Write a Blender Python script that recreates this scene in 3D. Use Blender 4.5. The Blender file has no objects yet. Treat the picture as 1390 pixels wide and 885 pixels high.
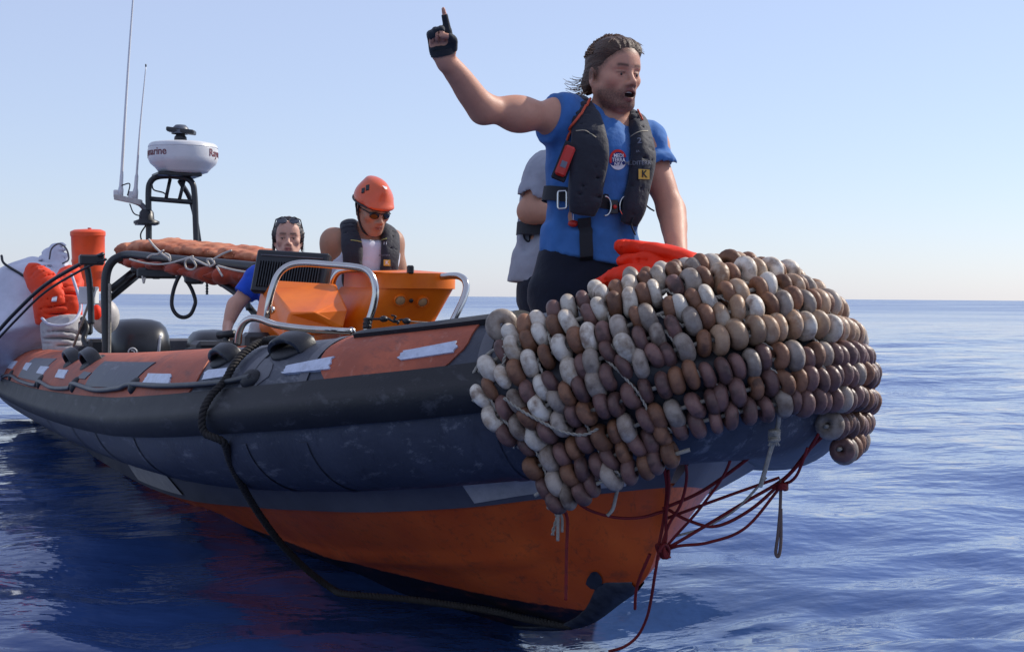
import bpy, math, random
import numpy as np
from mathutils import Vector, Matrix
random.seed(7); np.random.seed(7)
SC = bpy.context.scene
COL = SC.collection
pi = math.pi

# ---------------------------------------------------------------- camera
# world frame = boat frame: +X bow, +Y port, +Z up, water at z = 0, metres
FPX = 1930.0                       # focal length in pixels of a 1390 px wide picture
YAW = math.radians(24)
CAM = np.array([4.07, -2.163, 1.10])
_F0 = np.array([-math.cos(YAW), math.sin(YAW), 0.0]); _R0 = np.array([math.sin(YAW), math.cos(YAW), 0.0]); _U0 = np.array([0, 0, 1.0])
_p = math.atan(39.5/FPX); _t = 0.0076
CF = _F0*math.cos(_p)-_U0*math.sin(_p); CU = _U0*math.cos(_p)+_F0*math.sin(_p)
CR = _R0*math.cos(_t)+CU*math.sin(_t); CU = CU*math.cos(_t)-_R0*math.sin(_t)
def at(px, py, D):
    """point that lies D metres in front of the camera at photograph pixel px, py"""
    return CAM+D*(CF+CR*(px-695)/FPX+CU*(442.5-py)/FPX)
def proj(P):
    d = np.asarray(P, float)-CAM; D = d@CF
    return np.stack([695+FPX*(d@CR)/D, 442.5-FPX*(d@CU)/D, D], -1)
def cdir(x, y, z=0.0):
    """direction from camera-ground components: x to the right, y away, z up"""
    v = _R0*x+_F0*y+_U0*z; return v/np.linalg.norm(v)
cam = bpy.data.cameras.new('camera'); camo = bpy.data.objects.new('camera', cam); COL.objects.link(camo)
cam.sensor_fit = 'HORIZONTAL'; cam.sensor_width = 36.0; cam.lens = 36.0*FPX/1390.0
cam.clip_start = 0.05; cam.clip_end = 60000
M = Matrix.Identity(4)
for i in range(3):
    M[i][0] = CR[i]; M[i][1] = CU[i]; M[i][2] = -CF[i]; M[i][3] = CAM[i]
camo.matrix_world = M; SC.camera = camo

# ---------------------------------------------------------------- light
SUN_DIR = cdir(0.86, 0.47, 0.74)
el = math.asin(SUN_DIR[2]); az = math.atan2(SUN_DIR[0], SUN_DIR[1])
world = bpy.data.worlds.new('World'); SC.world = world; world.use_nodes = True
wn = world.node_tree; wn.nodes.clear()
sky = wn.nodes.new('ShaderNodeTexSky'); sky.sky_type = 'NISHITA'; sky.sun_disc = False
sky.sun_elevation = el; sky.sun_rotation = az
sky.air_density = 1.0; sky.dust_density = 0.4; sky.ozone_density = 5.0; sky.altitude = 0
bg = wn.nodes.new('ShaderNodeBackground'); bg.inputs['Strength'].default_value = 0.115
wo = wn.nodes.new('ShaderNodeOutputWorld')
# even summer haze over the clear-sky model
hz = wn.nodes.new('ShaderNodeMix'); hz.data_type = 'RGBA'; hz.inputs['Factor'].default_value = 0.50
hz.inputs['B'].default_value = (4.7, 4.95, 6.6, 1)
wn.links.new(sky.outputs[0], hz.inputs['A']); wn.links.new(hz.outputs['Result'], bg.inputs[0]); wn.links.new(bg.outputs[0], wo.inputs[0])
sun = bpy.data.lights.new('sun', 'SUN'); sun.energy = 3.2; sun.angle = math.radians(0.6); sun.color = (1.0, 0.93, 0.82)
suno = bpy.data.objects.new('sun', sun); COL.objects.link(suno)
suno.rotation_euler = Vector(SUN_DIR).to_track_quat('Z', 'Y').to_euler()
SC.view_settings.view_transform = 'Standard'; SC.view_settings.look = 'None'
SC.view_settings.exposure = 0.36; SC.view_settings.gamma = 1.0; SC.view_settings.use_curve_mapping = False
SC.cycles.max_bounces = 8

# ---------------------------------------------------------------- materials
def srgb(r, g, b):
    f = lambda c: (c/255/12.92 if c/255 <= .04045 else ((c/255+.055)/1.055)**2.4)
    return (f(r), f(g), f(b))
def mat(name, col, rough=.5, metal=0.0, var=.25, scale=6.0, col2=None, bump=.0, bscale=40.0, attr=None, spec=.5, stretch=None, rvar=.1, coat=0, sheen=0, trans=0, objvar=0, alpha=1, fine=0, sss=0):
    """principled material with noise variation of colour, gloss and relief"""
    m = bpy.data.materials.new(name); m.use_nodes = True
    nt = m.node_tree; N = nt.nodes; L = nt.links
    b = N['Principled BSDF']
    tc = N.new('ShaderNodeTexCoord'); src = tc.outputs['Object']
    if stretch:
        mp = N.new('ShaderNodeMapping'); mp.inputs['Scale'].default_value = stretch
        L.new(src, mp.inputs[0]); src = mp.outputs[0]
    n = N.new('ShaderNodeTexNoise'); n.inputs['Scale'].default_value = scale; n.inputs['Detail'].default_value = 6; n.inputs['Roughness'].default_value = .65
    L.new(src, n.inputs['Vector'])
    rp = N.new('ShaderNodeValToRGB'); rp.color_ramp.elements[0].position = .32; rp.color_ramp.elements[1].position = .68
    c = np.array(col); c2 = np.array(col2) if col2 is not None else np.clip(c*(1-var), 0, 1)
    rp.color_ramp.elements[0].color = (*c2, 1); rp.color_ramp.elements[1].color = (*np.clip(c*(1+var*.35), 0, 1), 1)
    L.new(n.outputs['Fac'], rp.inputs[0]); out = rp.outputs[0]
    if attr:
        a = N.new('ShaderNodeAttribute'); a.attribute_name = attr
        mx = N.new('ShaderNodeMix'); mx.data_type = 'RGBA'; mx.blend_type = 'MULTIPLY'; mx.inputs['Factor'].default_value = 1
        L.new(a.outputs['Color'], mx.inputs['A']); L.new(out, mx.inputs['B']); out = mx.outputs['Result']
    if objvar:
        oi = N.new('ShaderNodeObjectInfo'); hs = N.new('ShaderNodeHueSaturation')
        mr = N.new('ShaderNodeMapRange'); mr.inputs['To Min'].default_value = 1-objvar; mr.inputs['To Max'].default_value = 1+objvar
        L.new(oi.outputs['Random'], mr.inputs['Value']); L.new(mr.outputs[0], hs.inputs['Value']); L.new(out, hs.inputs['Color']); out = hs.outputs[0]
    L.new(out, b.inputs['Base Color'])
    b.inputs['Metallic'].default_value = metal
    mr = N.new('ShaderNodeMapRange'); mr.inputs['To Min'].default_value = max(0.02, rough-rvar); mr.inputs['To Max'].default_value = min(1, rough+rvar)
    L.new(n.outputs['Fac'], mr.inputs['Value']); L.new(mr.outputs[0], b.inputs['Roughness'])
    b.inputs['Specular IOR Level'].default_value = spec
    if coat: b.inputs['Coat Weight'].default_value = coat; b.inputs['Coat Roughness'].default_value = .15
    if sheen: b.inputs['Sheen Weight'].default_value = sheen
    if trans: b.inputs['Transmission Weight'].default_value = trans
    if alpha < 1: b.inputs['Alpha'].default_value = alpha
    if sss: b.inputs['Subsurface Weight'].default_value = sss; b.inputs['Subsurface Radius'].default_value = (.012, .005, .003); b.inputs['Subsurface Scale'].default_value = 1
    if bump:
        n2 = N.new('ShaderNodeTexNoise'); n2.inputs['Scale'].default_value = bscale; n2.inputs['Detail'].default_value = 5
        L.new(src, n2.inputs['Vector'])
        bp = N.new('ShaderNodeBump'); bp.inputs['Strength'].default_value = 1; bp.inputs['Distance'].default_value = bump
        L.new(n2.outputs['Fac'], bp.inputs['Height']); L.new(bp.outputs[0], b.inputs['Normal'])
    return m

# ---------------------------------------------------------------- object helpers
ORG = {}
def tag(o, label=None, cat=None, group=None, kind=None):
    for k, v in (('label', label), ('category', cat), ('group', group), ('kind', kind)):
        if v: o[k] = v
    return o
def thing(name, loc, label, cat, group=None):
    o = bpy.data.objects.new(name, None); COL.objects.link(o); o.empty_display_size = .1
    o.location = Vector(loc); ORG[o.name] = np.array(loc, float)
    return tag(o, label, cat, group)
def org(o): return ORG.get(o.name, np.zeros(3)) if o is not None else np.zeros(3)
def mesh_data(name, V, F, smooth=True):
    me = bpy.data.meshes.new(name); V = np.asarray(V, float)
    if isinstance(F, np.ndarray):
        nf, k = F.shape
        me.vertices.add(len(V)); me.vertices.foreach_set('co', V.astype(np.float32).ravel())
        me.loops.add(nf*k); me.loops.foreach_set('vertex_index', F.astype(np.int32).ravel())
        me.polygons.add(nf); me.polygons.foreach_set('loop_start', np.arange(0, nf*k, k, dtype=np.int32))
        me.update(calc_edges=True)
    else:
        me.from_pydata(V.tolist(), [], F)
    me.polygons.foreach_set('use_smooth', [smooth]*len(me.polygons)); me.update()
    return me
def mk(name, V, F, m, parent=None, smooth=True, own=False):
    """one mesh object; V in world coordinates"""
    V = np.asarray(V, float); o0 = org(parent)
    if own: base = V.mean(0); base[2] = V[:, 2].min()
    else: base = o0
    me = mesh_data(name, V-base, F, smooth); me.materials.append(m)
    o = bpy.data.objects.new(name, me); COL.objects.link(o); o.parent = parent
    o.location = Vector(base-o0); ORG[o.name] = base.copy()
    return o
def inst(name, me, Mw, parent=None):
    """object sharing mesh data, placed by a world matrix"""
    o = bpy.data.objects.new(name, me); COL.objects.link(o); o.parent = parent
    o.matrix_local = Matrix.Translation(Vector(-org(parent))) @ Mw
    return o
def nrm(v): v = np.asarray(v, float); return v/max(1e-9, np.linalg.norm(v))
def spline(pts, n=60):
    P = np.asarray(pts, float); m = len(P)
    if m == 2: return P[0]+(P[1]-P[0])*np.linspace(0, 1, n)[:, None]
    P = np.vstack([2*P[0]-P[1], P, 2*P[-1]-P[-2]]); out = []
    k = max(2, n//(m-1))
    for i in range(m-1):
        t = np.linspace(0, 1, k, endpoint=False)[:, None]; a, b, c, d = P[i:i+4]
        out.append(.5*(2*b+(c-a)*t+(2*a-5*b+4*c-d)*t**2+(3*b-a-3*c+d)*t**3))
    out.append(P[-2][None]); return np.vstack(out)
class MB:
    def __init__(s): s.V = []; s.F = []; s.n = 0
    def add(s, V, F):
        V = np.asarray(V, float); s.V.append(V); s.F += [tuple(i+s.n for i in f) for f in F]; s.n += len(V); return s
    def grid(s, G, cu=False, cv=False, flip=False):
        """G (n,m,3) sheet of quads"""
        n, m = G.shape[:2]; F = []
        for i in range(n if cu else n-1):
            for j in range(m if cv else m-1):
                a, b, c, d = i*m+j, ((i+1) % n)*m+j, ((i+1) % n)*m+(j+1) % m, i*m+(j+1) % m
                F.append((a, d, c, b) if flip else (a, b, c, d))
        return s.add(G.reshape(-1, 3), F)
    def tube(s, P, r, n=8, caps=True, flat=None):
        P = np.asarray(P, float); m = len(P); r = np.broadcast_to(np.asarray(r, float), (m,))
        T = np.gradient(P, axis=0); T /= np.maximum(1e-9, np.linalg.norm(T, axis=1))[:, None]
        u = np.cross(T[0], [0, 0, 1.0]); u = nrm(u if np.linalg.norm(u) > .1 else np.cross(T[0], [1, 0, 0])); G = []
        for i in range(m):
            u = nrm(u-T[i]*(u@T[i])); w = np.cross(T[i], u); a = np.arange(n)*2*pi/n
            G.append(P[i]+r[i]*(np.cos(a)[:, None]*u+np.sin(a)[:, None]*w*(flat or 1)))
        k = s.n; s.grid(np.array(G), cv=True)
        if caps: s.F += [tuple(k+j for j in range(n)), tuple(k+(m-1)*n+j for j in reversed(range(n)))]
        return s
    def box(s, c, size, ax=None, bev=.0):
        """box with optional chamfer; ax rows are the axes"""
        A = np.eye(3) if ax is None else np.asarray(ax, float); h = np.asarray(size, float)/2; c = np.asarray(c, float)
        if bev <= 0:
            V = [c+(np.array([x, y, z])*h)@A for x in (-1, 1) for y in (-1, 1) for z in (-1, 1)]
            return s.add(V, [(0, 1, 3, 2), (4, 6, 7, 5), (0, 4, 5, 1), (2, 3, 7, 6), (0, 2, 6, 4), (1, 5, 7, 3)])
        import itertools
        V = []; idx = {}
        for sg in itertools.product((-1, 1), repeat=3):
            for k in range(3):
                p = np.array(sg)*(h-bev); p[k] = sg[k]*h[k]; idx[(sg, k)] = len(V); V.append(c+p@A)
        F = []
        for k in range(3):
            a, b = [(1, 2), (2, 0), (0, 1)][k]
            for sk in (-1, 1):
                q = []
                for sa, sb in ((-1, -1), (1, -1), (1, 1), (-1, 1)):
                    sg = [0]*3; sg[k] = sk; sg[a] = sa; sg[b] = sb; q.append(idx[(tuple(sg), k)])
                F.append(tuple(q if sk > 0 else q[::-1]))
        for k in range(3):
            a, b = [(1, 2), (2, 0), (0, 1)][k]
            for sa in (-1, 1):
                for sb in (-1, 1):
                    lo = [0]*3; hi = [0]*3
                    lo[k] = -1; hi[k] = 1
                    for g in (lo, hi): g[a] = sa; g[b] = sb
                    q = [idx[(tuple(lo), a)], idx[(tuple(hi), a)], idx[(tuple(hi), b)], idx[(tuple(lo), b)]]
                    F.append(tuple(q if sa*sb < 0 else q[::-1]))
        for sg in itertools.product((-1, 1), repeat=3):
            q = [idx[(sg, 0)], idx[(sg, 1)], idx[(sg, 2)]]
            F.append(tuple(q if sg[0]*sg[1]*sg[2] > 0 else q[::-1]))
        return s.add(V, F)
    def lathe(s, prof, c=(0, 0, 0), axis=(0, 0, 1), n=24, x=None):
        """prof rows (radius, height)"""
        ax = nrm(axis); u = nrm(np.cross(ax, [0, 0, 1.0]) if abs(ax[2]) < .9 else np.cross(ax, [0, 1.0, 0])); w = np.cross(ax, u); a = np.arange(n)*2*pi/n
        G = np.array([np.asarray(c)+h*ax+r*(np.cos(a)[:, None]*u+np.sin(a)[:, None]*w) for r, h in prof])
        return s.grid(G, cv=True)
    def ball(s, c, r, n=10, ax=None):
        r = np.broadcast_to(np.asarray(r, float), (3,)); A = np.eye(3) if ax is None else np.asarray(ax)
        th = np.linspace(0, pi, n); a = np.arange(2*n)*pi/n
        G = np.array([np.asarray(c)+(np.stack([np.sin(t)*np.cos(a), np.sin(t)*np.sin(a), np.full(2*n, math.cos(t))], 1)*r)@A for t in th])
        return s.grid(G, cv=True)
    def poly(s, P, th, nv):
        """flat polygon P thickened by th along nv"""
        P = np.asarray(P, float); n = len(P); V = np.vstack([P, P+np.asarray(nv)*th])
        return s.add(V, [tuple(range(n-1, -1, -1)), tuple(range(n, 2*n))]+[(i, (i+1) % n, n+(i+1) % n, n+i) for i in range(n)])
    def build(s, name, m, parent=None, smooth=True, own=False):
        o = mk(name, np.vstack(s.V), s.F, m, parent, smooth, own)
        return o
def auto(o, deg=35):
    """keep hard edges sharp on smooth shaded meshes"""
    me = o.data
    me.set_sharp_from_angle(angle=math.radians(deg)); return o
def text_obj(name, txt, size, m, origin, xa, ya, parent=None, depth=.002, bend=None, align='CENTER', spacing=1.0):
    cu = bpy.data.curves.new('t', 'FONT'); cu.body = txt; cu.size = size; cu.align_x = align; cu.align_y = 'CENTER'; cu.resolution_u = 3; cu.space_character = spacing
    cu.extrude = depth/2; cu.offset = size*.012
    t = bpy.data.objects.new('t', cu); COL.objects.link(t)
    me0 = bpy.data.meshes.new_from_object(t); COL.objects.unlink(t); bpy.data.objects.remove(t)
    V = np.array([v.co for v in me0.vertices]); F = [tuple(p.vertices) for p in me0.polygons]
    xa = nrm(xa); ya = nrm(ya-np.dot(ya, xa)*xa); za = np.cross(xa, ya)
    if bend: W = bend(V)
    else: W = np.asarray(origin)+V[:, :1]*xa+V[:, 1:2]*ya+V[:, 2:]*za
    bpy.data.meshes.remove(me0)
    return mk(name, W, F, m, parent, smooth=False)
# ---------------------------------------------------------------- the sea
def make_sea():
    rng = np.random.RandomState(3)
    nr, na = 620, 760
    r = np.concatenate([np.linspace(.3, 1.5, 12, endpoint=False), 1.5*np.exp(np.linspace(0, math.log(30000/1.5), nr))])
    # dense angular sector in front of the camera, sparse elsewhere
    a0 = math.atan2(CF[1], CF[0])
    a = np.concatenate([np.linspace(-.48, .48, na, endpoint=False), np.linspace(.48, 2*pi-.48, 200, endpoint=False)])+a0
    Rr, A = np.meshgrid(r, a, indexing='ij')
    X = CAM[0]+Rr*np.cos(A); Y = CAM[1]+Rr*np.sin(A); Z = np.zeros_like(X)
    dr = np.gradient(r)[:, None]*np.ones_like(A); cell = np.maximum(dr, .004*Rr)
    wd = math.atan2(*(cdir(.35, -1)[[1, 0]]))
    lam = np.concatenate([rng.uniform(.16, .6, 18), rng.uniform(.6, 1.6, 12), rng.uniform(1.6, 4.5, 8), rng.uniform(5, 14, 4)])
    # slow patches of livelier and calmer water
    patch = .75+.45*np.sin(X*.9+1.3*np.sin(Y*.5))*np.sin(Y*.8+1.1*np.sin(X*.6+1))
    for l in lam:
        th = wd+rng.normal(0, .55); k = 2*pi/l; ph = rng.uniform(0, 2*pi)
        slope = .050 if l < .6 else (.044 if l < 1.6 else (.024 if l < 5 else .008))
        amp = slope/k*rng.uniform(.6, 1.3)
        f = np.clip((l/cell-3)/4, 0, 1)
        q = k*(X*math.cos(th)+Y*math.sin(th))+ph+.6*np.sin(.7*X*math.sin(th)-.7*Y*math.cos(th)+ph*3)
        s = np.sin(q)
        Z += amp*f*(patch if l < 1.6 else 1)*(s+.25*np.cos(2*q))
    dst = np.hypot(X+.10, Y+.06)                                    # rings spreading from the stem
    Z += np.where(dst < 2.5, .007*np.sin(dst*2*pi/.13+1.5*np.sin(4*np.arctan2(Y, X)))*np.exp(-dst/.45), 0)
    n, m = X.shape
    V = np.stack([X, Y, Z], -1).reshape(-1, 3)
    i, j = np.meshgrid(np.arange(n-1), np.arange(m), indexing='ij'); j2 = (j+1) % m
    F = np.stack([i*m+j, (i+1)*m+j, (i+1)*m+j2, i*m+j2], -1).reshape(-1, 4)
    me = bpy.data.materials.new('sea_water'); me.use_nodes = True; nt = me.node_tree; N = nt.nodes; L = nt.links
    b = N['Principled BSDF']
    b.inputs['Base Color'].default_value = (.038, .086, .250, 1); b.inputs['Roughness'].default_value = .04
    b.inputs['IOR'].default_value = 1.333
    tc = N.new('ShaderNodeTexCoord')
    mp = N.new('ShaderNodeMapping'); mp.inputs['Rotation'].default_value = (0, 0, -wd); mp.inputs['Scale'].default_value = (1.0, .60, 1)
    L.new(tc.outputs['Object'], mp.inputs[0])
    h = None
    for sc, d, det in ((22.0, .004, 3), (8.0, .021, 3), (2.6, .055, 3), (.7, .20, 3)):
        nn = N.new('ShaderNodeTexNoise'); nn.inputs['Scale'].default_value = sc; nn.inputs['Detail'].default_value = det; nn.inputs['Roughness'].default_value = .45
        L.new(mp.outputs[0], nn.inputs['Vector'])
        mu = N.new('ShaderNodeMath'); mu.operation = 'MULTIPLY'; mu.inputs[1].default_value = d; L.new(nn.outputs['Fac'], mu.inputs[0])
        if h is None: h = mu
        else:
            ad = N.new('ShaderNodeMath'); L.new(h.outputs[0], ad.inputs[0]); L.new(mu.outputs[0], ad.inputs[1]); h = ad
    ln = N.new('ShaderNodeVectorMath'); ln.operation = 'LENGTH'; L.new(tc.outputs['Object'], ln.inputs[0])
    nr_ = N.new('ShaderNodeTexNoise'); nr_.inputs['Scale'].default_value = .05; nr_.inputs['Detail'].default_value = 6; L.new(mp.outputs[0], nr_.inputs['Vector'])
    rr = N.new('ShaderNodeMapRange'); rr.inputs['From Min'].default_value = 12; rr.inputs['From Max'].default_value = 160; rr.inputs['To Min'].default_value = .03; rr.inputs['To Max'].default_value = .22
    L.new(ln.outputs['Value'], rr.inputs['Value'])
    rm = N.new('ShaderNodeMapRange'); rm.inputs['From Min'].default_value = .3; rm.inputs['From Max'].default_value = .7; rm.inputs['To Min'].default_value = .6; rm.inputs['To Max'].default_value = 1.3; L.new(nr_.outputs['Fac'], rm.inputs['Value'])
    rq = N.new('ShaderNodeMath'); rq.operation = 'MULTIPLY'; L.new(rr.outputs[0], rq.inputs[0]); L.new(rm.outputs[0], rq.inputs[1]); L.new(rq.outputs[0], b.inputs['Roughness'])
    bp = N.new('ShaderNodeBump'); bp.inputs['Strength'].default_value = .75; bp.inputs['Distance'].default_value = 1.0
    L.new(h.outputs[0], bp.inputs['Height']); L.new(bp.outputs[0], b.inputs['Normal'])
    o = mk('sea', V, F, me); tag(o, 'calm deep blue sea with small ripples reaching the horizon', None, None, 'structure')
make_sea()

# ---------------------------------------------------------------- shared materials
def scuffs(m, col, amount=.5, stretch=(.6, 3, 3), scale=7, lo=.60):
    nt = m.node_tree; N = nt.nodes; L = nt.links; b = N['Principled BSDF']; src = b.inputs['Base Color'].links[0].from_socket
    tc = N.new('ShaderNodeTexCoord'); mp = N.new('ShaderNodeMapping'); mp.inputs['Scale'].default_value = stretch; mp.inputs['Rotation'].default_value = (.3, .5, .2); L.new(tc.outputs['Object'], mp.inputs[0])
    n = N.new('ShaderNodeTexNoise'); n.inputs['Scale'].default_value = scale; n.inputs['Detail'].default_value = 8; n.inputs['Roughness'].default_value = .72; L.new(mp.outputs[0], n.inputs['Vector'])
    r = N.new('ShaderNodeMapRange'); r.inputs['From Min'].default_value = lo; r.inputs['From Max'].default_value = lo+.12; r.inputs['To Max'].default_value = amount; L.new(n.outputs['Fac'], r.inputs['Value'])
    x = N.new('ShaderNodeMix'); x.data_type = 'RGBA'; L.new(r.outputs[0], x.inputs['Factor']); L.new(src, x.inputs['A']); x.inputs['B'].default_value = (*col, 1); L.new(x.outputs['Result'], b.inputs['Base Color']); return m
M_TUBE = mat('tube_fabric_slate', srgb(68, 71, 82), .48, var=.35, scale=3.5, bump=.0015, bscale=60, spec=.4)
M_TUBE2 = mat('tube_fabric_patch', srgb(98, 98, 104), .55, var=.25, scale=7, bump=.001, bscale=80)
M_RED = mat('tube_fabric_faded_red', srgb(180, 94, 66), .65, var=.35, scale=5, col2=srgb(146, 74, 54), bump=.0012, bscale=70, spec=.4)
M_RUB = mat('rubber_black', srgb(27, 27, 31), .62, var=.4, scale=9, bump=.001, bscale=120)
M_RUB2 = mat('rubber_grey_top', srgb(66, 66, 72), .6, var=.3, scale=9, bump=.001, bscale=120)
M_BLACK = mat('black_plastic', srgb(34, 35, 40), .42, var=.3, scale=14, bump=.0006, bscale=120)
M_BLACKM = mat('black_powder_coat', srgb(42, 44, 48), .4, var=.3, scale=12, bump=.0005, bscale=200)
M_TAPE = mat('reflective_tape', srgb(205, 212, 228), .35, var=.25, scale=30, stretch=(1, 1, 1), bump=.0008, bscale=90)
M_STEEL = mat('stainless_steel', (.62, .60, .57), .18, metal=1.0, var=.15, scale=8, rvar=.06)
M_WHITE = mat('white_gelcoat', srgb(222, 222, 222), .35, var=.12, scale=5, bump=.0003)
M_PLATE = mat('worn_white_strip', srgb(190, 184, 178), .5, var=.25, scale=18)
M_ORANGE = mat('orange_gelcoat', srgb(240, 122, 18), .36, var=.16, scale=4, col2=srgb(224, 102, 16), spec=.35, bump=.0004, bscale=25)
M_ORNYLON = mat('orange_nylon', srgb(244, 50, 10), .62, var=.18, scale=10, bump=.002, bscale=30, spec=.3)
M_CANVAS = mat('faded_orange_canvas', srgb(200, 134, 100), .8, var=.3, scale=7, col2=srgb(176, 92, 60), bump=.003, bscale=25)
M_CORD = mat('grey_cord', srgb(168, 160, 146), .85, var=.35, scale=40, bump=.002, bscale=220)
M_REDROPE = mat('red_rope', srgb(124, 18, 20), .7, var=.35, scale=40, bump=.0015, bscale=260)
M_DKROPE = mat('dark_tow_rope', srgb(48, 44, 42), .85, var=.4, scale=30, bump=.002, bscale=160)
M_DECK = mat('grey_deck', srgb(92, 94, 98), .7, var=.3, scale=12, bump=.002, bscale=150)

scuffs(M_TUBE, srgb(150, 150, 154), .5, lo=.56); scuffs(M_TUBE, srgb(44, 46, 54), .5, (4, 4, .5), 5, .54); scuffs(M_RED, srgb(110, 72, 64), .6, lo=.55); scuffs(M_RED, srgb(206, 150, 130), .4, (3, 3, 1), 9, .57); scuffs(M_RUB, srgb(84, 84, 88), .55, lo=.56); scuffs(M_TUBE2, srgb(140, 140, 140), .4); scuffs(M_ORANGE, srgb(190, 110, 60), .35, (1, 1, 1), 12); scuffs(M_TAPE, srgb(150, 150, 160), .5, (1, 1, 1), 16, .55)
# ---------------------------------------------------------------- tube geometry
TUBE_HALF = [(-10, -.95, .34, .18), (-9, -1.02, .37, .25), (-7.5, -1.05, .41, .26), (-5, -1.05, .475, .26), (-3, -1.05, .55, .26), (-1.4, -1.0, .63, .257), (-.5, -.87, .70, .247), (0, -.69, .755, .24), (.34, -.45, .81, .236), (.6, -.21, .86, .232)]
_full = TUBE_HALF+[(.71, 0, .88, .23)]+[(a, -b, c, d) for a, b, c, d in TUBE_HALF[::-1]]
_full = [(a, b*(1-.08*max(0, min(1, (a+1.0)/.9))) if b > 0 else b, c, d) for a, b, c, d in _full]
_c = spline(_full, 2400)
_d = np.concatenate([[0], np.cumsum(np.linalg.norm(np.diff(_c[:, :3], axis=0), axis=1))])
_ug = np.linspace(0, _d[-1], 1400)
TC = np.stack([np.interp(_ug, _d, _c[:, k]) for k in range(4)], 1)
for _ in range(12): TC[1:-1] = .25*TC[:-2]+.5*TC[1:-1]+.25*TC[2:]
_T = np.gradient(TC[:, :3], axis=0); _T /= np.linalg.norm(_T, axis=1)[:, None]
_S = np.cross(_T, [0, 0, 1.0]); _S /= np.linalg.norm(_S, axis=1)[:, None]      # outward
_N = np.cross(_S, _T)
UMID = _d[-1]/2
def tub(u, phi, off=0.0):
    """point on the inflatable tube: u metres along it (0 = stern), phi degrees up from outboard"""
    u = np.asarray(u, float); phi = np.radians(np.asarray(phi, float))
    g = lambda A: np.stack([np.interp(u, _ug, A[:, k]) for k in range(A.shape[1])], -1)
    c = g(TC); s = g(_S); n = g(_N)
    rr = (c[..., 3]+off)[..., None]
    return c[..., :3]+rr*(np.cos(phi)[..., None]*s+np.sin(phi)[..., None]*n)
_uu, _pp = np.meshgrid(np.linspace(0, UMID+.6, 900), np.linspace(-100, 150, 251), indexing='ij')
_TP = tub(_uu, _pp); _TQ = proj(_TP.reshape(-1, 3))
_TN = (_TP-np.stack([np.interp(_uu, _ug, TC[:, k]) for k in range(3)], -1)).reshape(-1, 3)
_TF = ((_TP.reshape(-1, 3)-CAM)*_TN).sum(1) < 0
def on_tube(px, py):
    """(u, phi) of the tube surface seen at a photograph pixel"""
    d = (_TQ[:, 0]-px)**2+(_TQ[:, 1]-py)**2+np.where(_TF, 0, 1e6)
    k = int(np.argmin(d)); return float(_uu.ravel()[k]), float(_pp.ravel()[k])
def tube_patch(mb, quad, off=.003, n=10, m=8, rnd=.0, th=.003, rag=0):
    """thin fabric panel glued to the tube; quad of (u, phi) corners in order"""
    q = np.array(quad, float); rng = np.random.RandomState(int(abs(q.sum()*100)) % 9999)
    s, t = np.meshgrid(np.linspace(0, 1, n), np.linspace(0, 1, m), indexing='ij')
    if rnd:
        e = np.abs(2*s-1)**(2/rnd if rnd < 1 else 4); t2 = .5+(t-.5)*np.sqrt(np.clip(1-e*.75, 0, 1))
    else: t2 = t
    P = ((1-s)*(1-t2))[..., None]*q[0]+(s*(1-t2))[..., None]*q[1]+(s*t2)[..., None]*q[2]+((1-s)*t2)[..., None]*q[3]
    if rag: P[0, :, 0] += rng.normal(0, rag, m); P[-1, :, 0] += rng.normal(0, rag, m)
    top = tub(P[..., 0], P[..., 1], off+th); bot = tub(P[..., 0], P[..., 1], -.004)
    mb.grid(top)
    ring = lambda G: np.vstack([G[:, 0], G[-1, 1:], G[-2::-1, -1], G[0, -2:0:-1]])
    mb.grid(np.stack([ring(bot), ring(top)], 0), cv=True)
    return mb
def px_patch(name, corners, m, parent, off=.003, rnd=0, n=10, k=8, rag=0):
    o = tube_patch(MB(), [on_tube(*c) for c in corners], off, n, k, rnd, rag=rag).build(name, m, parent)
    return auto(o, 40)

# ---------------------------------------------------------------- the boat
boat = thing('rescue_boat', (0, 0, 0), 'rigid inflatable boat with slate and red tubes and orange hull heading right', 'inflatable boat')
G = tub(*np.meshgrid(np.linspace(0, _d[-1], 420), np.arange(48)*7.5, indexing='ij'))
mb = MB().grid(G, cv=True, flip=True)
for e in (0, -1):
    ring = G[e]; cc = TC[e, :3]; k = mb.n
    mb.add(np.vstack([ring, cc[None]-[.12, 0, 0]]), [((j), (j+1) % 48, 48) if e == 0 else ((j+1) % 48, j, 48) for j in range(48)])
tube = mb.build('tube', M_TUBE, boat)
# rubbing strake: D section that follows the side of the tube
ust = np.linspace(.3, _d[-1]-.3, 360)
def strake_phi(u): v = np.minimum(u, _d[-1]-u); return np.interp(v, [0, UMID-6.5, UMID-3, UMID-1.0, UMID], [-9, -8, -2, 9, 12])
prof = [(-16, -.004), (-15.5, .018), (-11, .034), (-5, .044), (-1, .047), (1.5, .043), (4, .032), (9, .021), (14, .014), (18, .009), (19, -.004)]
G = np.array([tub(ust, strake_phi(ust)+a, o) for a, o in prof]).transpose(1, 0, 2)
auto(MB().grid(G).build('rubbing_strake', M_RUB, boat), 40)
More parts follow.
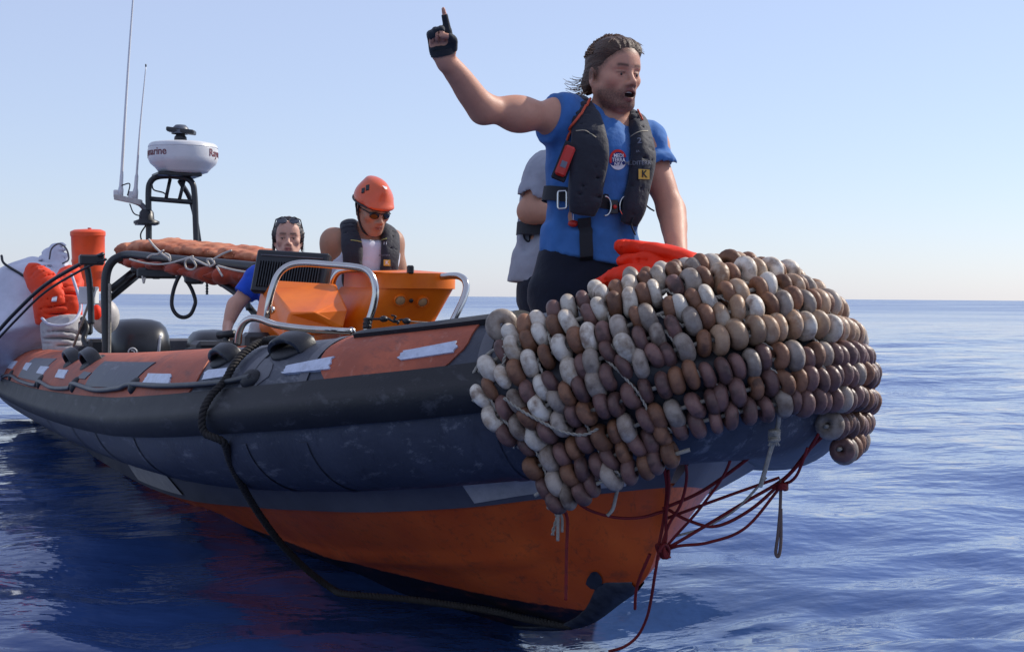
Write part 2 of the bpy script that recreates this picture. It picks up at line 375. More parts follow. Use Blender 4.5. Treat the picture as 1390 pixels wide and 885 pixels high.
# grey skirt strip between tube and hull, both sides
KEEL = np.array([(.49, .56), (.48, .537), (.448, .44), (.405, .334), (.335, .247), (.195, .165), (-.12, .012), (-.80, -.13), (-1.65, -.27), (-4, -.40), (-9.3, -.45)])
TOPE = np.array([(.49, 0.0, .562), (.46, .08, .555), (.38, .17, .537), (.25, .29, .512), (0, .44, .458), (-.385, .63, .400), (-1.0, .70, .325), (-1.576, .71, .255), (-3.24, .71, .075), (-5, .76, .02), (-9.3, .80, -.02)])
KEEL = spline(KEEL, 240); TOPE = spline(TOPE, 240)
for _q in (KEEL, TOPE):
    for _ in range(25): _q[1:-1] = .25*_q[:-2]+.5*_q[1:-1]+.25*_q[2:]
xs = np.concatenate([np.linspace(.49, -1.2, 70), np.linspace(-1.25, -9.3, 50)])
def hull_sec(x):
    kz = np.interp(-x, -KEEL[:, 0], KEEL[:, 1]); L = np.interp(-x, -TOPE[:, 0], TOPE[:, 1]); z = np.interp(-x, -TOPE[:, 0], TOPE[:, 2])
    return kz, L, z
HY = -.06       # the hull sits a little to starboard of the tube axis at the bow
def hull_side(sg):
    rows = []
    for x in xs:
        kz, L, z = hull_sec(x); r = []
        fr = np.interp(-x, [-.6, .2, 1.3, 4], [.55, .58, .60, .62])
        f2 = float(np.clip((.25-x)/.8, 0, 1))                       # spray rail fades out at the stem
        for t in np.linspace(0, 1, 22):
            y = L*t; zz = kz+(z-kz)*(t**1.12)
            o = .0
            if f2 > 0:
                d = t-fr
                o = .022*f2*math.exp(-(max(0, d)/.05)**2) if d >= 0 else .022*f2*math.exp(-(d/.012)**2)
            r.append((x+.25*o, HY+sg*(y+o*.8), zz-o*.6))
        rows.append(r)
    return np.array(rows)
hm = bpy.data.materials.new('hull_paint'); hm.use_nodes = True
def hull_material(m):
    nt = m.node_tree; N = nt.nodes; L = nt.links; b = N['Principled BSDF']
    tc = N.new('ShaderNodeTexCoord'); sp = N.new('ShaderNodeSeparateXYZ'); L.new(tc.outputs['Object'], sp.inputs[0])
    n = N.new('ShaderNodeTexNoise'); n.inputs['Scale'].default_value = 5; n.inputs['Detail'].default_value = 7; L.new(tc.outputs['Object'], n.inputs['Vector'])
    n2 = N.new('ShaderNodeTexNoise'); n2.inputs['Scale'].default_value = 40; n2.inputs['Detail'].default_value = 4; L.new(tc.outputs['Object'], n2.inputs['Vector'])
    org_ = N.new('ShaderNodeValToRGB'); e = org_.color_ramp.elements
    e[0].position = .3; e[0].color = (*srgb(206, 84, 30), 1); e[1].position = .7; e[1].color = (*srgb(230, 104, 40), 1)
    L.new(n.outputs['Fac'], org_.inputs[0])
    ml = N.new('ShaderNodeMath'); ml.operation = 'MULTIPLY'; ml.inputs[1].default_value = .018; L.new(n2.outputs['Fac'], ml.inputs[0])
    sub = N.new('ShaderNodeMath'); sub.operation = 'SUBTRACT'; L.new(sp.outputs['Z'], sub.inputs[0]); L.new(ml.outputs[0], sub.inputs[1])
    sx = N.new('ShaderNodeMath'); sx.operation = 'MULTIPLY_ADD'; sx.inputs[1].default_value = -.035; L.new(sp.outputs['X'], sx.inputs[0]); L.new(sub.outputs[0], sx.inputs[2])
    gt = N.new('ShaderNodeMapRange'); gt.inputs['From Min'].default_value = .086; gt.inputs['From Max'].default_value = .092; L.new(sx.outputs[0], gt.inputs['Value'])
    mx = N.new('ShaderNodeMix'); mx.data_type = 'RGBA'; L.new(gt.outputs[0], mx.inputs['Factor']); mx.inputs['A'].default_value = (.006, .006, .009, 1); L.new(org_.outputs[0], mx.inputs['B'])
    L.new(mx.outputs['Result'], b.inputs['Base Color']); b.inputs['Roughness'].default_value = .38
    bp = N.new('ShaderNodeBump'); bp.inputs['Distance'].default_value = .0015; L.new(n2.outputs['Fac'], bp.inputs['Height']); L.new(bp.outputs[0], b.inputs['Normal'])
hull_material(hm); scuffs(hm, srgb(140, 70, 44), .55, (.5, 2, 2), 9, .55); scuffs(hm, srgb(92, 52, 40), .5, (5, 5, .6), 6, .56)
A = hull_side(-1); B = hull_side(1)
mb = MB().grid(A, flip=False).grid(B, flip=True)
mb.grid(np.stack([A[-1], B[-1]], 0))
hull = auto(mb.build('hull', hm, boat), 50)
def strip(sg):
    rows = []
    for x in xs:
        kz, L, z = hull_sec(x)
        k = np.argmin(np.abs(TC[:len(TC)//2, 0]-x)) if x < .9 else len(TC)//2
        u = _ug[k]; p2 = tub(u, -112, -.006)
        a = np.array([x, HY+sg*(L+.006), z-.012]); b = np.array([x, sg*max(L+.02, abs(p2[1])), max(p2[2], z+.03)])
        if x > .0:
            f = min(1, x/.30); b = b*(1-f)+f*np.array([x+.10, HY+sg*(L+.02), max(z+.09, .655)])
        m = .5*(a+b)+np.array([0, sg*.004, 0])
        rows.append([a, m, b])
    return np.array(rows)
mb = MB().grid(strip(-1)).grid(strip(1), flip=True)
mb.build('joint_strip', mat('joint_strip_rubber', srgb(96, 96, 104), .5, var=.2, scale=8, bump=.001), boat)
# floor and transom
def deck_w(x, z):
    kz, L, zt = hull_sec(x)
    return .72 if z >= zt else L*((z-kz)/(zt-kz))**(1/1.12)-.015
fl = [(x, HY+s*deck_w(x, np.interp(-x, [.5, 3], [.30, .27])), np.interp(-x, [.5, 3], [.30, .27])) for x in np.linspace(.1, -8.6, 40) for s in (-1, 1)]
auto(MB().add(fl, [(2*i, 2*i+1, 2*i+3, 2*i+2) for i in range(39)]).build('deck', M_DECK, boat))
MB().box((-8.65, 0, .35), (.09, 1.66, .72), bev=.02).build('transom', M_TUBE2, boat, smooth=False)
# ---------------------------------------------------------------- boat details
def panel(name, left, right, m, parent, over=None, off=.002, n=12, k=12, th=.003):
    """glued fabric panel between two boundary lines given bottom to top"""
    def side(pts):
        q = [on_tube(*p) for p in pts]
        if over is not None: q.append((q[-1][0], over))
        q = np.array(q); d = np.concatenate([[0], np.cumsum(np.hypot(np.diff(q[:, 0]), np.diff(q[:, 1])*.0042))])
        t = np.linspace(0, d[-1], k); return np.stack([np.interp(t, d, q[:, 0]), np.interp(t, d, q[:, 1])], 1)
    a, b = side(left), side(right); s = np.linspace(0, 1, n)[:, None, None]
    P = (1-s)*a[None]+s*b[None]
    top = tub(P[..., 0], P[..., 1], off+th); bot = tub(P[..., 0], P[..., 1], -.004); mb = MB().grid(top)
    ring = lambda G: np.vstack([G[:, 0], G[-1, 1:], G[-2::-1, -1], G[0, -2:0:-1]])
    mb.grid(np.stack([ring(bot), ring(top)], 0), cv=True)
    return auto(mb.build(name, m, parent), 45)
panel('red_panel', [(448, 523), (438, 508), (434, 490), (445, 474), (464, 463)], [(589, 508), (606, 498), (633, 471), (646, 446)], M_RED, tube, over=112, n=20, k=16)
panel('red_panel', [(2, 518), (3, 505), (5, 492)], [(252, 541), (268, 520), (279, 500), (289, 484)], M_RED, tube, over=112, n=60, k=16)
panel('grey_patch', [(26, 512), (48, 487)], [(56, 519), (78, 488)], M_TUBE2, tube, off=.006)
panel('grey_patch', [(117, 526), (144, 492)], [(179, 527), (213, 494)], M_TUBE, tube, off=.006)
panel('grey_patch', [(106, 515), (116, 506)], [(117, 516), (126, 507)], M_TUBE2, tube, off=.006, n=6, k=5)
panel('grey_patch', [(322, 536), (326, 515), (345, 492), (352, 486)], [(340, 532), (365, 510), (372, 496), (366, 487)], M_TUBE2, tube, off=.001, n=10, k=8, th=.0015)
for q in ([(540, 491), (616, 481), (620, 465), (551, 478)], [(387, 509), (448, 502), (454, 488), (392, 498)], [(277, 518), (309, 513), (318, 501), (284, 505)],
          [(197, 521), (232, 521), (236, 509), (204, 509)], [(76, 513), (88, 515), (94, 504), (82, 503)], [(51, 507), (60, 509), (68, 499), (57, 498)],
          [(32, 502), (38, 504), (45, 494), (37, 493)], [(11, 500), (18, 501), (25, 491), (17, 491)]):
    px_patch('reflective_tape', q, M_TAPE, tube, .007, k=8, rag=.006)
for u in [on_tube(p, 500)[0] for p in (150, 205, 345, 420, 655)]+[on_tube(p, 505)[0] for p in (70, 110)]:
    us = np.linspace(u-.02, u+.02, 3); MB().grid(tub(*np.meshgrid(us, np.linspace(18, 115, 40), indexing='ij'), .004)).build('seam', M_TUBE2, tube)
    MB().grid(tub(*np.meshgrid(us, np.linspace(-85, -18, 20), indexing='ij'), .003)).build('seam', M_TUBE, tube)
# black chafe cover laced along the top of the bow tube
panel('chafe_cover', [(482, 461), (484, 458)], [(700, 436), (702, 430)], M_RUB, tube, over=118, off=.012, n=40, k=8, th=.006)
def handle(px, py, ln, ht, wd, m=M_BLACK):
    u, ph = on_tube(px, py); mb = MB()
    t = np.linspace(0, pi, 18); rows = []
    for a in t:
        uu = u-math.cos(a)*ln/2; hh = math.sin(a)**.7*ht; w = wd*(.72+.28*abs(math.cos(a)))
        c = tub(uu, ph, hh); tn = nrm(tub(uu, ph+8, hh)-tub(uu, ph-8, hh)); nn = nrm(tub(uu, ph, hh+.02)-c); tg = nrm(tub(uu+.02, ph, hh)-c)
        rad = nn*math.sin(a)-tg*math.cos(a)
        rows.append([c+tn*w/2*sx+rad*.012*sy for sx, sy in ((-1, -.6), (-.8, -1), (.8, -1), (1, -.6), (1, .6), (.8, 1), (-.8, 1), (-1, .6))])
    mb.grid(np.array(rows), cv=True)
    o = auto(mb.build('grab_handle', m, tube), 50)
    g = np.linspace(0, 2*pi, 24, endpoint=False)
    ring = lambda k, of: tub(u+np.cos(g)*ln*.56*k, ph+np.degrees(np.sin(g)*wd*.95*k/.25), of)
    MB().grid(np.stack([ring(1, .0), ring(1, .006), ring(.9, .010), ring(.02, .010)]), cv=True).build('grab_handle_base', M_RUB, tube)
handle(397, 474, .17, .042, .07); handle(306, 486, .14, .04, .06)
handle(101, 490, .26, .065, .07); handle(125, 491, .26, .065, .07); handle(9, 483, .4, .065, .07); handle(22, 482, .3, .065, .07)
# grab line looped along the tube
L1 = [(0, 250), (55, 238), (100, 262), (170, 283), (190, 268), (250, 295), (330, 300), (350, 280), (450, 310), (560, 305), (620, 285), (750, 295), (900, 290), (1060, 275), (1180, 255)]
pts = [tub(*on_tube(x/3.403, 440+y/3.403), .016) for x, y in L1]
MB().tube(spline(pts, 160), .011, 8).build('grab_line', M_BLACK, boat)
for x, y in ((55, 238), (190, 268), (350, 280), (625, 285), (1165, 256)):
    u, ph = on_tube(x/3.403, 440+y/3.403); mb = MB(); r = .040 if x < 500 else .034
    g = np.linspace(0, 2*pi, 16, endpoint=False); ring = lambda k, of: tub(u+np.cos(g)*r*1.5*k, ph+np.degrees(np.sin(g)*r*k/.25), of)
    mb.grid(np.stack([ring(1, 0), ring(1, .008), ring(.8, .018), ring(.4, .024), ring(.02, .025)]), cv=True).build('line_anchor', M_RUB, tube)
# white strips on the joint between tube and hull
SG = strip(-1)
def strip_plate(px0, px1, y0=.15, y1=.85):
    q = proj(SG[:, 1]); ok = np.argsort(q[:, 0]); i0, i1 = (np.interp(p, q[ok, 0], np.arange(len(q))[ok]) for p in (px0, px1))
    ii = np.linspace(i0, i1, 14); rows = []
    for i in ii:
        a, m, b = [np.array([np.interp(i, np.arange(len(SG)), SG[:, k, c]) for c in range(3)]) for k in range(3)]
        e = nrm(b-a); nn = nrm(np.cross(np.array([1, 0, 0]), e)); nn = nn if nn[1] < 0 else -nn
        lo, hi = a+(b-a)*y0, a+(b-a)*y1; rows.append([lo-nn*.004, lo+nn*.010, hi+nn*.010, hi-nn*.004])
    auto(MB().grid(np.array(rows), cv=True).build('white_strip', M_PLATE, boat), 40)
strip_plate(635, 742); strip_plate(744, 858); strip_plate(175, 231)
# worn keel guard, repair patch and towing eye at the stem
def on_hull(x, t, off):
    kz, L, z = hull_sec(x); p = np.array([x, HY-L*t, kz+(z-kz)*t**1.12]); kz2, L2, z2 = hull_sec(x-.05)
    e1 = np.array([0, -L, z-kz]); e2 = np.array([.05, -(L-L2)*t, (kz-kz2)+((z-z2)-(kz-kz2))*t]); n = nrm(np.cross(e1, e2)); n = n if n[1] < 0 else -n
    return p+n*off
mir = lambda q: np.array([q[0], 2*HY-q[1], q[2]])
rows = []
for x in np.linspace(-.62, .30, 22):
    w = np.interp(x, [-.62, -.2, .05, .18, .30], [.008, .02, .045, .075, .02])
    L = hull_sec(x)[1]; k = min(.6, w/max(L, .05)); kz = hull_sec(x)[0]
    rows.append([on_hull(x, k, .0), on_hull(x, k*.9, .006), on_hull(x, k*.4, .007), np.array([x+.008, HY, kz-.008]), mir(on_hull(x, k*.4, .007)), mir(on_hull(x, k*.9, .006)), mir(on_hull(x, k, 0))])
MB().grid(np.array(rows)).build('keel_guard', mat('keel_guard_black', srgb(30, 32, 42), .5, var=.5, scale=22, col2=srgb(66, 70, 80), bump=.002), hull)
qq = np.array([[on_hull(x, t, .004) for t in np.linspace(.03, .6, 60)] for x in np.linspace(-.3, .35, 60)]); qp = proj(qq.reshape(-1, 3))
def hull_px(px, py): return qq.reshape(-1, 3)[np.argmin((qp[:, 0]-px)**2+(qp[:, 1]-py)**2)]
pa = np.array([hull_px(797+10*math.cos(a)*1.05+10+2*math.sin(2*a), 787+12*math.sin(a)) for a in np.linspace(0, 2*pi, 16, endpoint=False)])
MB().add(np.vstack([pa, pa.mean(0)]), [(i, (i+1) % 16, 16) for i in range(16)]).build('repair_patch', mat('repair_patch_grey', srgb(58, 62, 72), .5, var=.4, scale=30), hull)
a = np.linspace(0, 2*pi, 20); MB().tube(np.stack([.245+.018*np.cos(a), HY+0*a, .235+.018*np.sin(a)], 1), .005, 6).build('towing_eye', M_STEEL, hull)
# ---------------------------------------------------------------- fishing-net floats strung round the bow
FR, FT = .0395, .0198
def float_mesh(name, hole=.0065):
    prof = [(hole, -.70*FT), (.014, -.88*FT)]
    for t in np.linspace(-82, 82, 13):
        c, s = math.cos(math.radians(t)), math.sin(math.radians(t))
        prof.append((.014+(FR-.014)*abs(c)**.92, FT*math.copysign(abs(s)**1.0, s)))
    prof += [(.014, .88*FT), (hole, .70*FT)]
    mb = MB().lathe(prof, n=20); V = np.vstack(mb.V); k = len(prof); F = list(mb.F)+[(20*(k-1)+j, j, (j+1) % 20, 20*(k-1)+(j+1) % 20) for j in range(20)]
    return V, F
def float_mat(name, c, c2, c3, rough=.45):
    m = bpy.data.materials.new(name); m.use_nodes = True; nt = m.node_tree; N = nt.nodes; L = nt.links; b = N['Principled BSDF']
    tc = N.new('ShaderNodeTexCoord'); oi = N.new('ShaderNodeObjectInfo')
    of = N.new('ShaderNodeVectorMath'); of.operation = 'MULTIPLY_ADD'; of.inputs[1].default_value = (1, 1, 1)
    cb = N.new('ShaderNodeCombineXYZ'); mu = N.new('ShaderNodeMath'); mu.operation = 'MULTIPLY'; mu.inputs[1].default_value = 37.0
    L.new(oi.outputs['Random'], mu.inputs[0]); L.new(mu.outputs[0], cb.inputs[0]); L.new(mu.outputs[0], cb.inputs[1])
    L.new(tc.outputs['Object'], of.inputs[0]); L.new(cb.outputs[0], of.inputs[2])
    n = N.new('ShaderNodeTexNoise'); n.inputs['Scale'].default_value = 14; n.inputs['Detail'].default_value = 6; n.inputs['Roughness'].default_value = .7; L.new(of.outputs[0], n.inputs['Vector'])
    n2 = N.new('ShaderNodeTexNoise'); n2.inputs['Scale'].default_value = 24; n2.inputs['Detail'].default_value = 4; L.new(of.outputs[0], n2.inputs['Vector'])
    rp = N.new('ShaderNodeValToRGB'); e = rp.color_ramp.elements; e[0].position = .33; e[0].color = (*c2, 1); e[1].position = .58; e[1].color = (*c, 1)
    L.new(n.outputs['Fac'], rp.inputs[0])
    r2 = N.new('ShaderNodeValToRGB'); q = r2.color_ramp.elements; q[0].position = .54; q[0].color = (0, 0, 0, 1); q[1].position = .70; q[1].color = (.8, .8, .8, 1); L.new(n2.outputs['Fac'], r2.inputs[0])
    mx = N.new('ShaderNodeMix'); mx.data_type = 'RGBA'; L.new(r2.outputs[0], mx.inputs['Factor']); L.new(rp.outputs[0], mx.inputs['A']); mx.inputs['B'].default_value = (*c3, 1)
    hs = N.new('ShaderNodeHueSaturation'); mr = N.new('ShaderNodeMapRange'); mr.inputs['To Min'].default_value = .72; mr.inputs['To Max'].default_value = 1.15
    L.new(oi.outputs['Random'], mr.inputs['Value']); L.new(mr.outputs[0], hs.inputs['Value']); L.new(mx.outputs['Result'], hs.inputs['Color'])
    L.new(hs.outputs[0], b.inputs['Base Color']); b.inputs['Roughness'].default_value = rough; b.inputs['Specular IOR Level'].default_value = .35
    n3 = N.new('ShaderNodeTexNoise'); n3.inputs['Scale'].default_value = 70; n3.inputs['Detail'].default_value = 3; L.new(of.outputs[0], n3.inputs['Vector'])
    bp = N.new('ShaderNodeBump'); bp.inputs['Distance'].default_value = .0022; L.new(n3.outputs['Fac'], bp.inputs['Height']); L.new(bp.outputs[0], b.inputs['Normal'])
    return m
FM = {'white': float_mat('float_white', srgb(224, 214, 198), srgb(170, 148, 124), srgb(110, 82, 62)),
      'grey': float_mat('float_grey', srgb(168, 154, 140), srgb(118, 100, 86), srgb(80, 62, 50)),
      'tan': float_mat('float_tan', srgb(180, 148, 118), srgb(144, 110, 84), srgb(206, 188, 164)),
      'brown': float_mat('float_brown', srgb(140, 98, 72), srgb(100, 68, 52), srgb(66, 46, 38), .5),
      'plum': float_mat('float_plum', srgb(120, 88, 80), srgb(86, 64, 60), srgb(62, 46, 42), .42)}
fV, fF = float_mesh('f'); FME = {}
for k in FM:
    FME[k] = mesh_data('float_'+k, fV, fF); FME[k].materials.append(FM[k])
def mat_pt(u, a):
    """point of the float mat: u along the tube, a metres down from its crown"""
    r = np.interp(u, _ug, TC[:, 3])+.036; ph = 90-math.degrees(a/r); lim = -28
    pile = .048*math.exp(-((u-UB[1000]-.08)/.29)**2)*max(0, min(1, 1-a/.30))       # heaped up on the crest
    if ph >= lim: return tub(u, ph, .036+pile)
    p = tub(u, lim, .036); q = tub(u, lim+2, .036); ex = a-math.radians(90-lim)*r
    d = nrm(p-q); d = nrm(d*.25+np.array([0, 0, -1.0])); return p+d*ex
# bow reference: u of the tube seen at given picture columns
UB = {p: on_tube(p, y)[0] for p, y in ((650, 520), (690, 500), (760, 500), (850, 500), (930, 490), (1000, 480), (1060, 480))}
u0 = UB[650]; uM = UMID
def a_off(u): return float(np.interp(u, [UB[650], UB[690], UB[760], UB[850], UB[930], UB[1000], UB[1060], UMID+.9], [.29, .235, .165, .105, .055, .02, .0, -.04]))
uE = UMID+.95
ROWS = [ # k, start u, end u
    (-2, UB[930]-.06, uE-.25), (-1, UB[760]+.05, uE-.1), (0, UB[690]-.01, uE), (1, UB[650]+.02, uE), (2, UB[650]+.0, uE), (3, UB[650]+.03, uE), (4, UB[690]-.03, uE), (5, UB[690]+.01, uE), (6, UB[690]+.03, uE), (7, UB[690]+.05, uE),
    (8, UB[760]-.06, UB[930]+.0), (8, UMID+.10, uE), (9, UMID+.18, uE-.1)]
RLAB = {(-2): 'innermost string of white and brown floats behind the crest of the float mat', (-1): 'string of white and brown floats along the very crest of the float mat',
        0: 'string of white and brown floats just below the crest of the float mat', 1: 'string of chalky white and brown floats above the middle, starting beside the ring-faced float',
        2: 'string of floats reaching farthest left across the upper middle of the mat', 3: 'string of mostly brown floats across the centre of the mat',
        4: 'string of dusky floats just below the dark gap across the mat', 5: 'string of purple-brown floats in the lower shade of the mat', 6: 'long string of brown floats second from the bottom across the bow',
        7: 'lowest of the long strings, sagging from lower left across under the bow', 8: 'short bottom string of floats hanging over the white hull strip'}
RLAB2 = {8: 'short string of brown floats hanging at lower right behind the bow', 9: 'lowest string of floats hanging at far right behind the bow'}
rng = np.random.RandomState(11)
ROWPTS = {}
for ri, (k, ua, ub) in enumerate(ROWS):
    second = ri >= 11
    us = np.linspace(ua, ub, 260)
    P = np.array([mat_pt(u, a_off(u)+k*.068+.010*math.sin(u*5+k*1.7)) for u in us])
    d = np.concatenate([[0], np.cumsum(np.linalg.norm(np.diff(P, axis=0), axis=1))])
    lab = RLAB2[k] if second else RLAB[k]
    t = thing('float_string', P[len(P)//3], lab, 'float string', 'strings of net floats round the bow')
    pos = .03; i = rng.randint(2); cen = []
    while pos < d[-1]-.02:
        p = np.array([np.interp(pos, d, P[:, c]) for c in range(3)]); p2 = np.array([np.interp(pos+.02, d, P[:, c]) for c in range(3)]); p1 = np.array([np.interp(pos-.02, d, P[:, c]) for c in range(3)])
        ax = nrm(p2-p1); um = np.interp(pos, d, us)
        right = um > UB[1000]-.05
        w = rng.rand()
        if k <= 2: kind = ('white' if w < .85 else 'grey') if i % 2 else ('brown' if w < .75 else 'plum')
        elif k == 3: kind = ('grey' if w < .6 else 'white') if i % 2 else 'plum'  # middle and lower rows: whites toned grey, their shade put into the colour
        else: kind = ('grey' if w < .4 else 'plum') if i % 3 == 1 else ('plum' if w < .7 else 'brown')
        if right and k <= 4: kind = ('white' if w < .45 else 'tan' if w < .8 else 'grey') if i % 2 else ('tan' if w < .25 else 'brown')
        if k >= 4 and um < UB[760] and i % 2: kind = 'grey' if w < .5 else 'white'
        s = rng.normal(1, .035)*(1.07 if kind in ('white', 'grey', 'tan') else .97)
        tilt = rng.normal(0, .11, 3); ax2 = nrm(ax+tilt)
        q = Vector(ax2).to_track_quat('Z', 'Y').to_matrix().to_4x4() @ Matrix.Rotation(rng.uniform(0, 6.28), 4, 'Z')
        jit = rng.normal(0, .0045, 3)
        Mw = Matrix.Translation(Vector(p+jit)) @ q @ Matrix.Diagonal((s, s*rng.normal(1, .03), s*rng.normal(1, .06), 1))
        inst('float', FME[kind], Mw, t); cen.append((p, um))
        pos += 2*FT*s*rng.uniform(.98, 1.10)+(.012 if rng.rand() < .06 else 0); i += 1
    MB().tube(P[::6], .006, 6).build('rope', M_CORD, t)
    ROWPTS[ri] = (t, cen)
# the ring-faced float turned towards the viewer at the upper left end
# lashing cords that slant from one string to the next
def twist(P, r, n=5, pitch=.03, strands=2, mb=None):
    P = np.asarray(P, float); mb = mb or MB(); d = np.concatenate([[0], np.cumsum(np.linalg.norm(np.diff(P, axis=0), axis=1))])
    m = max(6, int(d[-1]/pitch*7)); t = np.linspace(0, d[-1], m); Q = np.stack([np.interp(t, d, P[:, c]) for c in range(3)], 1)
    T = np.gradient(Q, axis=0); T /= np.maximum(1e-9, np.linalg.norm(T, axis=1))[:, None]
    U = np.cross(T, [.31, .2, .93]); U /= np.maximum(1e-9, np.linalg.norm(U, axis=1))[:, None]; W = np.cross(T, U)
    for s in range(strands):
        a = t/pitch*2*pi+s*2*pi/strands
        mb.tube(Q+(np.cos(a)[:, None]*U+np.sin(a)[:, None]*W)*r*.52, r*.56, n)
    return mb
for ri in range(2, 10):
    t, ca = ROWPTS[ri]; cb = ROWPTS.get(ri+1, (None, []))[1]
    if not cb: continue
    ua = np.array([c[1] for c in ca]); ub_ = np.array([c[1] for c in cb])
    for j in range(1, len(ca)-1, 4):
        p = .5*(ca[j][0]+ca[j-1][0]); um = .5*(ua[j]+ua[j-1])+.045
        if um > UMID+.6 or um > ub_[-1] or um < ub_[0]: continue
        e = int(np.argmin(abs(ub_-um))); e = max(1, e); q = .5*(cb[e][0]+cb[e-1][0])
        out = nrm(np.array([p[0], p[1], 0])-np.array([-.4, 0, 0])); m1 = p*.5+q*.5+out*.022
        twist(spline([p-out*.01, p+out*.010, m1-out*.008, q+out*.010, q-out*.01], 18), .0042).build('lashing_cord', M_CORD, t)
# ---------------------------------------------------------------- distance-field modelling for bodies, clothes and soft things
class Field:
    """grid (may be unevenly spaced) on which shapes are blended; turned into one continuous mesh"""
    def __init__(s, gx, gy, gz):
        s.g = [np.asarray(a, np.float32) for a in (gx, gy, gz)]
        s.v = np.full([len(a) for a in s.g], 1.0, np.float32)
    def box(s, lo, hi):
        sl = tuple(slice(max(0, int(np.searchsorted(a, l))-1), int(np.searchsorted(a, h))+1) for a, l, h in zip(s.g, lo, hi))
        X, Y, Z = np.meshgrid(*[a[k] for a, k in zip(s.g, sl)], indexing='ij'); return sl, np.stack([X, Y, Z], -1).astype(np.float32)
    def put(s, fn, lo, hi, k=.02, mode='add', pad=None):
        pad = k+.03 if pad is None else pad
        sl, P = s.box(np.asarray(lo)-pad, np.asarray(hi)+pad)
        if P.size == 0: return s
        d = fn(P).astype(np.float32); o = s.v[sl]
        if mode == 'sub': d = -d
        if mode == 'add':
            if k > 0: h = np.maximum(k-np.abs(o-d), 0)/k; s.v[sl] = np.minimum(o, d)-h*h*k*.25
            else: s.v[sl] = np.minimum(o, d)
        else:   # sub or cut: keep max
            if k > 0: h = np.maximum(k-np.abs(o-d), 0)/k; s.v[sl] = np.maximum(o, d)+h*h*k*.25
            else: s.v[sl] = np.maximum(o, d)
        return s
    # -- shapes
    def cone(s, a, b, ra, rb, k=.02, mode='add'):
        a, b = np.asarray(a, float), np.asarray(b, float); R = max(ra, rb)
        def f(P):
            ab = b-a; t = np.clip(((P-a)@ab)/max(1e-9, ab@ab), 0, 1)
            return np.linalg.norm(P-a-t[..., None]*ab, axis=-1)-(ra+(rb-ra)*t)
        return s.put(f, np.minimum(a, b)-R, np.maximum(a, b)+R, k, mode)
    def chain(s, pts, rs, k=.02, sub=3):
        P0 = np.array([np.concatenate([np.asarray(p, float), [r]]) for p, r in zip(pts, rs)])
        Q = P0 if len(P0) < 3 else spline(P0, sub*(len(P0)-1)); Q[:, 3] = np.clip(Q[:, 3], min(rs)*.95, max(rs)*1.03); R = max(rs)*1.03; Q = Q.astype(np.float32)
        def f(P):
            out = None
            for a, b in zip(Q[:-1], Q[1:]):
                ab = b[:3]-a[:3]; t = np.clip(((P-a[:3])@ab)/max(1e-9, ab@ab), 0, 1); q = P-a[:3]-t[..., None]*ab; d = np.sqrt(np.einsum('...i,...i->...', q, q))-(a[3]+(b[3]-a[3])*t)
                out = d if out is None else np.minimum(out, d)
            return out
        return s.put(f, Q[:, :3].min(0)-R, Q[:, :3].max(0)+R, k)
    def ell(s, c, r, ax=None, k=.02, mode='add'):
        c = np.asarray(c, float); r = np.broadcast_to(np.asarray(r, float), (3,)); A = np.eye(3) if ax is None else np.asarray(ax, float)
        def f(P):
            q = (P-c)@A.T; k0 = np.linalg.norm(q/r, axis=-1); k1 = np.linalg.norm(q/(r*r), axis=-1); return k0*(k0-1)/np.maximum(k1, 1e-6)
        e = np.sqrt(((A.T*r)**2).sum(1)); return s.put(f, c-e, c+e, k, mode)
    def rbox(s, c, h, ax, rad, k=.01, mode='add'):
        c = np.asarray(c, float); h = np.asarray(h, float); A = np.asarray(ax, float)
        def f(P):
            q = np.abs((P-c)@A.T)-(h-rad); return np.linalg.norm(np.maximum(q, 0), axis=-1)+np.minimum(q.max(-1), 0)-rad
        e = (np.abs(A.T)*h).sum(1); return s.put(f, c-e, c+e, k, mode)
    def loft(s, secs, k=.03, mode='add', extra=0., pw=2.):
        """secs: (centre, side dir, front dir, half width, half depth), chained"""
        Q = np.array([np.concatenate([np.asarray(q[0], float), q[1], q[2], [q[3], q[4]]]) for q in secs])
        if len(Q) > 2: Q = spline(Q, 3*(len(Q)-1))
        Q = Q.astype(np.float32)
        R = float(Q[:, 9:].max())+extra
        def f(P):
            out = None
            for a, b in zip(Q[:-1], Q[1:]):
                ab = b[:3]-a[:3]; L = np.linalg.norm(ab); d = ab/L; q = P-a[:3]; t = (q@d)/L; tc = np.clip(t, 0, 1)[..., None]
                sd = a[3:6]+(b[3:6]-a[3:6])*tc; fd = a[6:9]+(b[6:9]-a[6:9])*tc; c1 = tc[..., 0]
                w = a[9]+(b[9]-a[9])*c1+extra; dp = a[10]+(b[10]-a[10])*c1+extra
                m = q-(c1*L)[..., None]*d; x = np.einsum('...i,...i->...', m, sd); y = np.einsum('...i,...i->...', m, fd); z = (t-c1)*L
                u = np.sqrt((x/w)**2+(y/dp)**2) if pw < 2.1 else (np.abs(x/w)**pw+np.abs(y/dp)**pw)**(1/pw)
                rad = np.where(u > 1, np.sqrt(x*x+y*y)*(1-1/np.maximum(u, 1e-6)), (u-1)*np.minimum(w, dp))
                dd = np.where(np.abs(z) < 1e-6, rad, np.where(rad > 0, np.sqrt(np.maximum(rad, 0)**2+z*z), np.abs(z)))
                out = dd if out is None else np.minimum(out, dd)
            return out
        return s.put(f, Q[:, :3].min(0)-R, Q[:, :3].max(0)+R, k, mode)
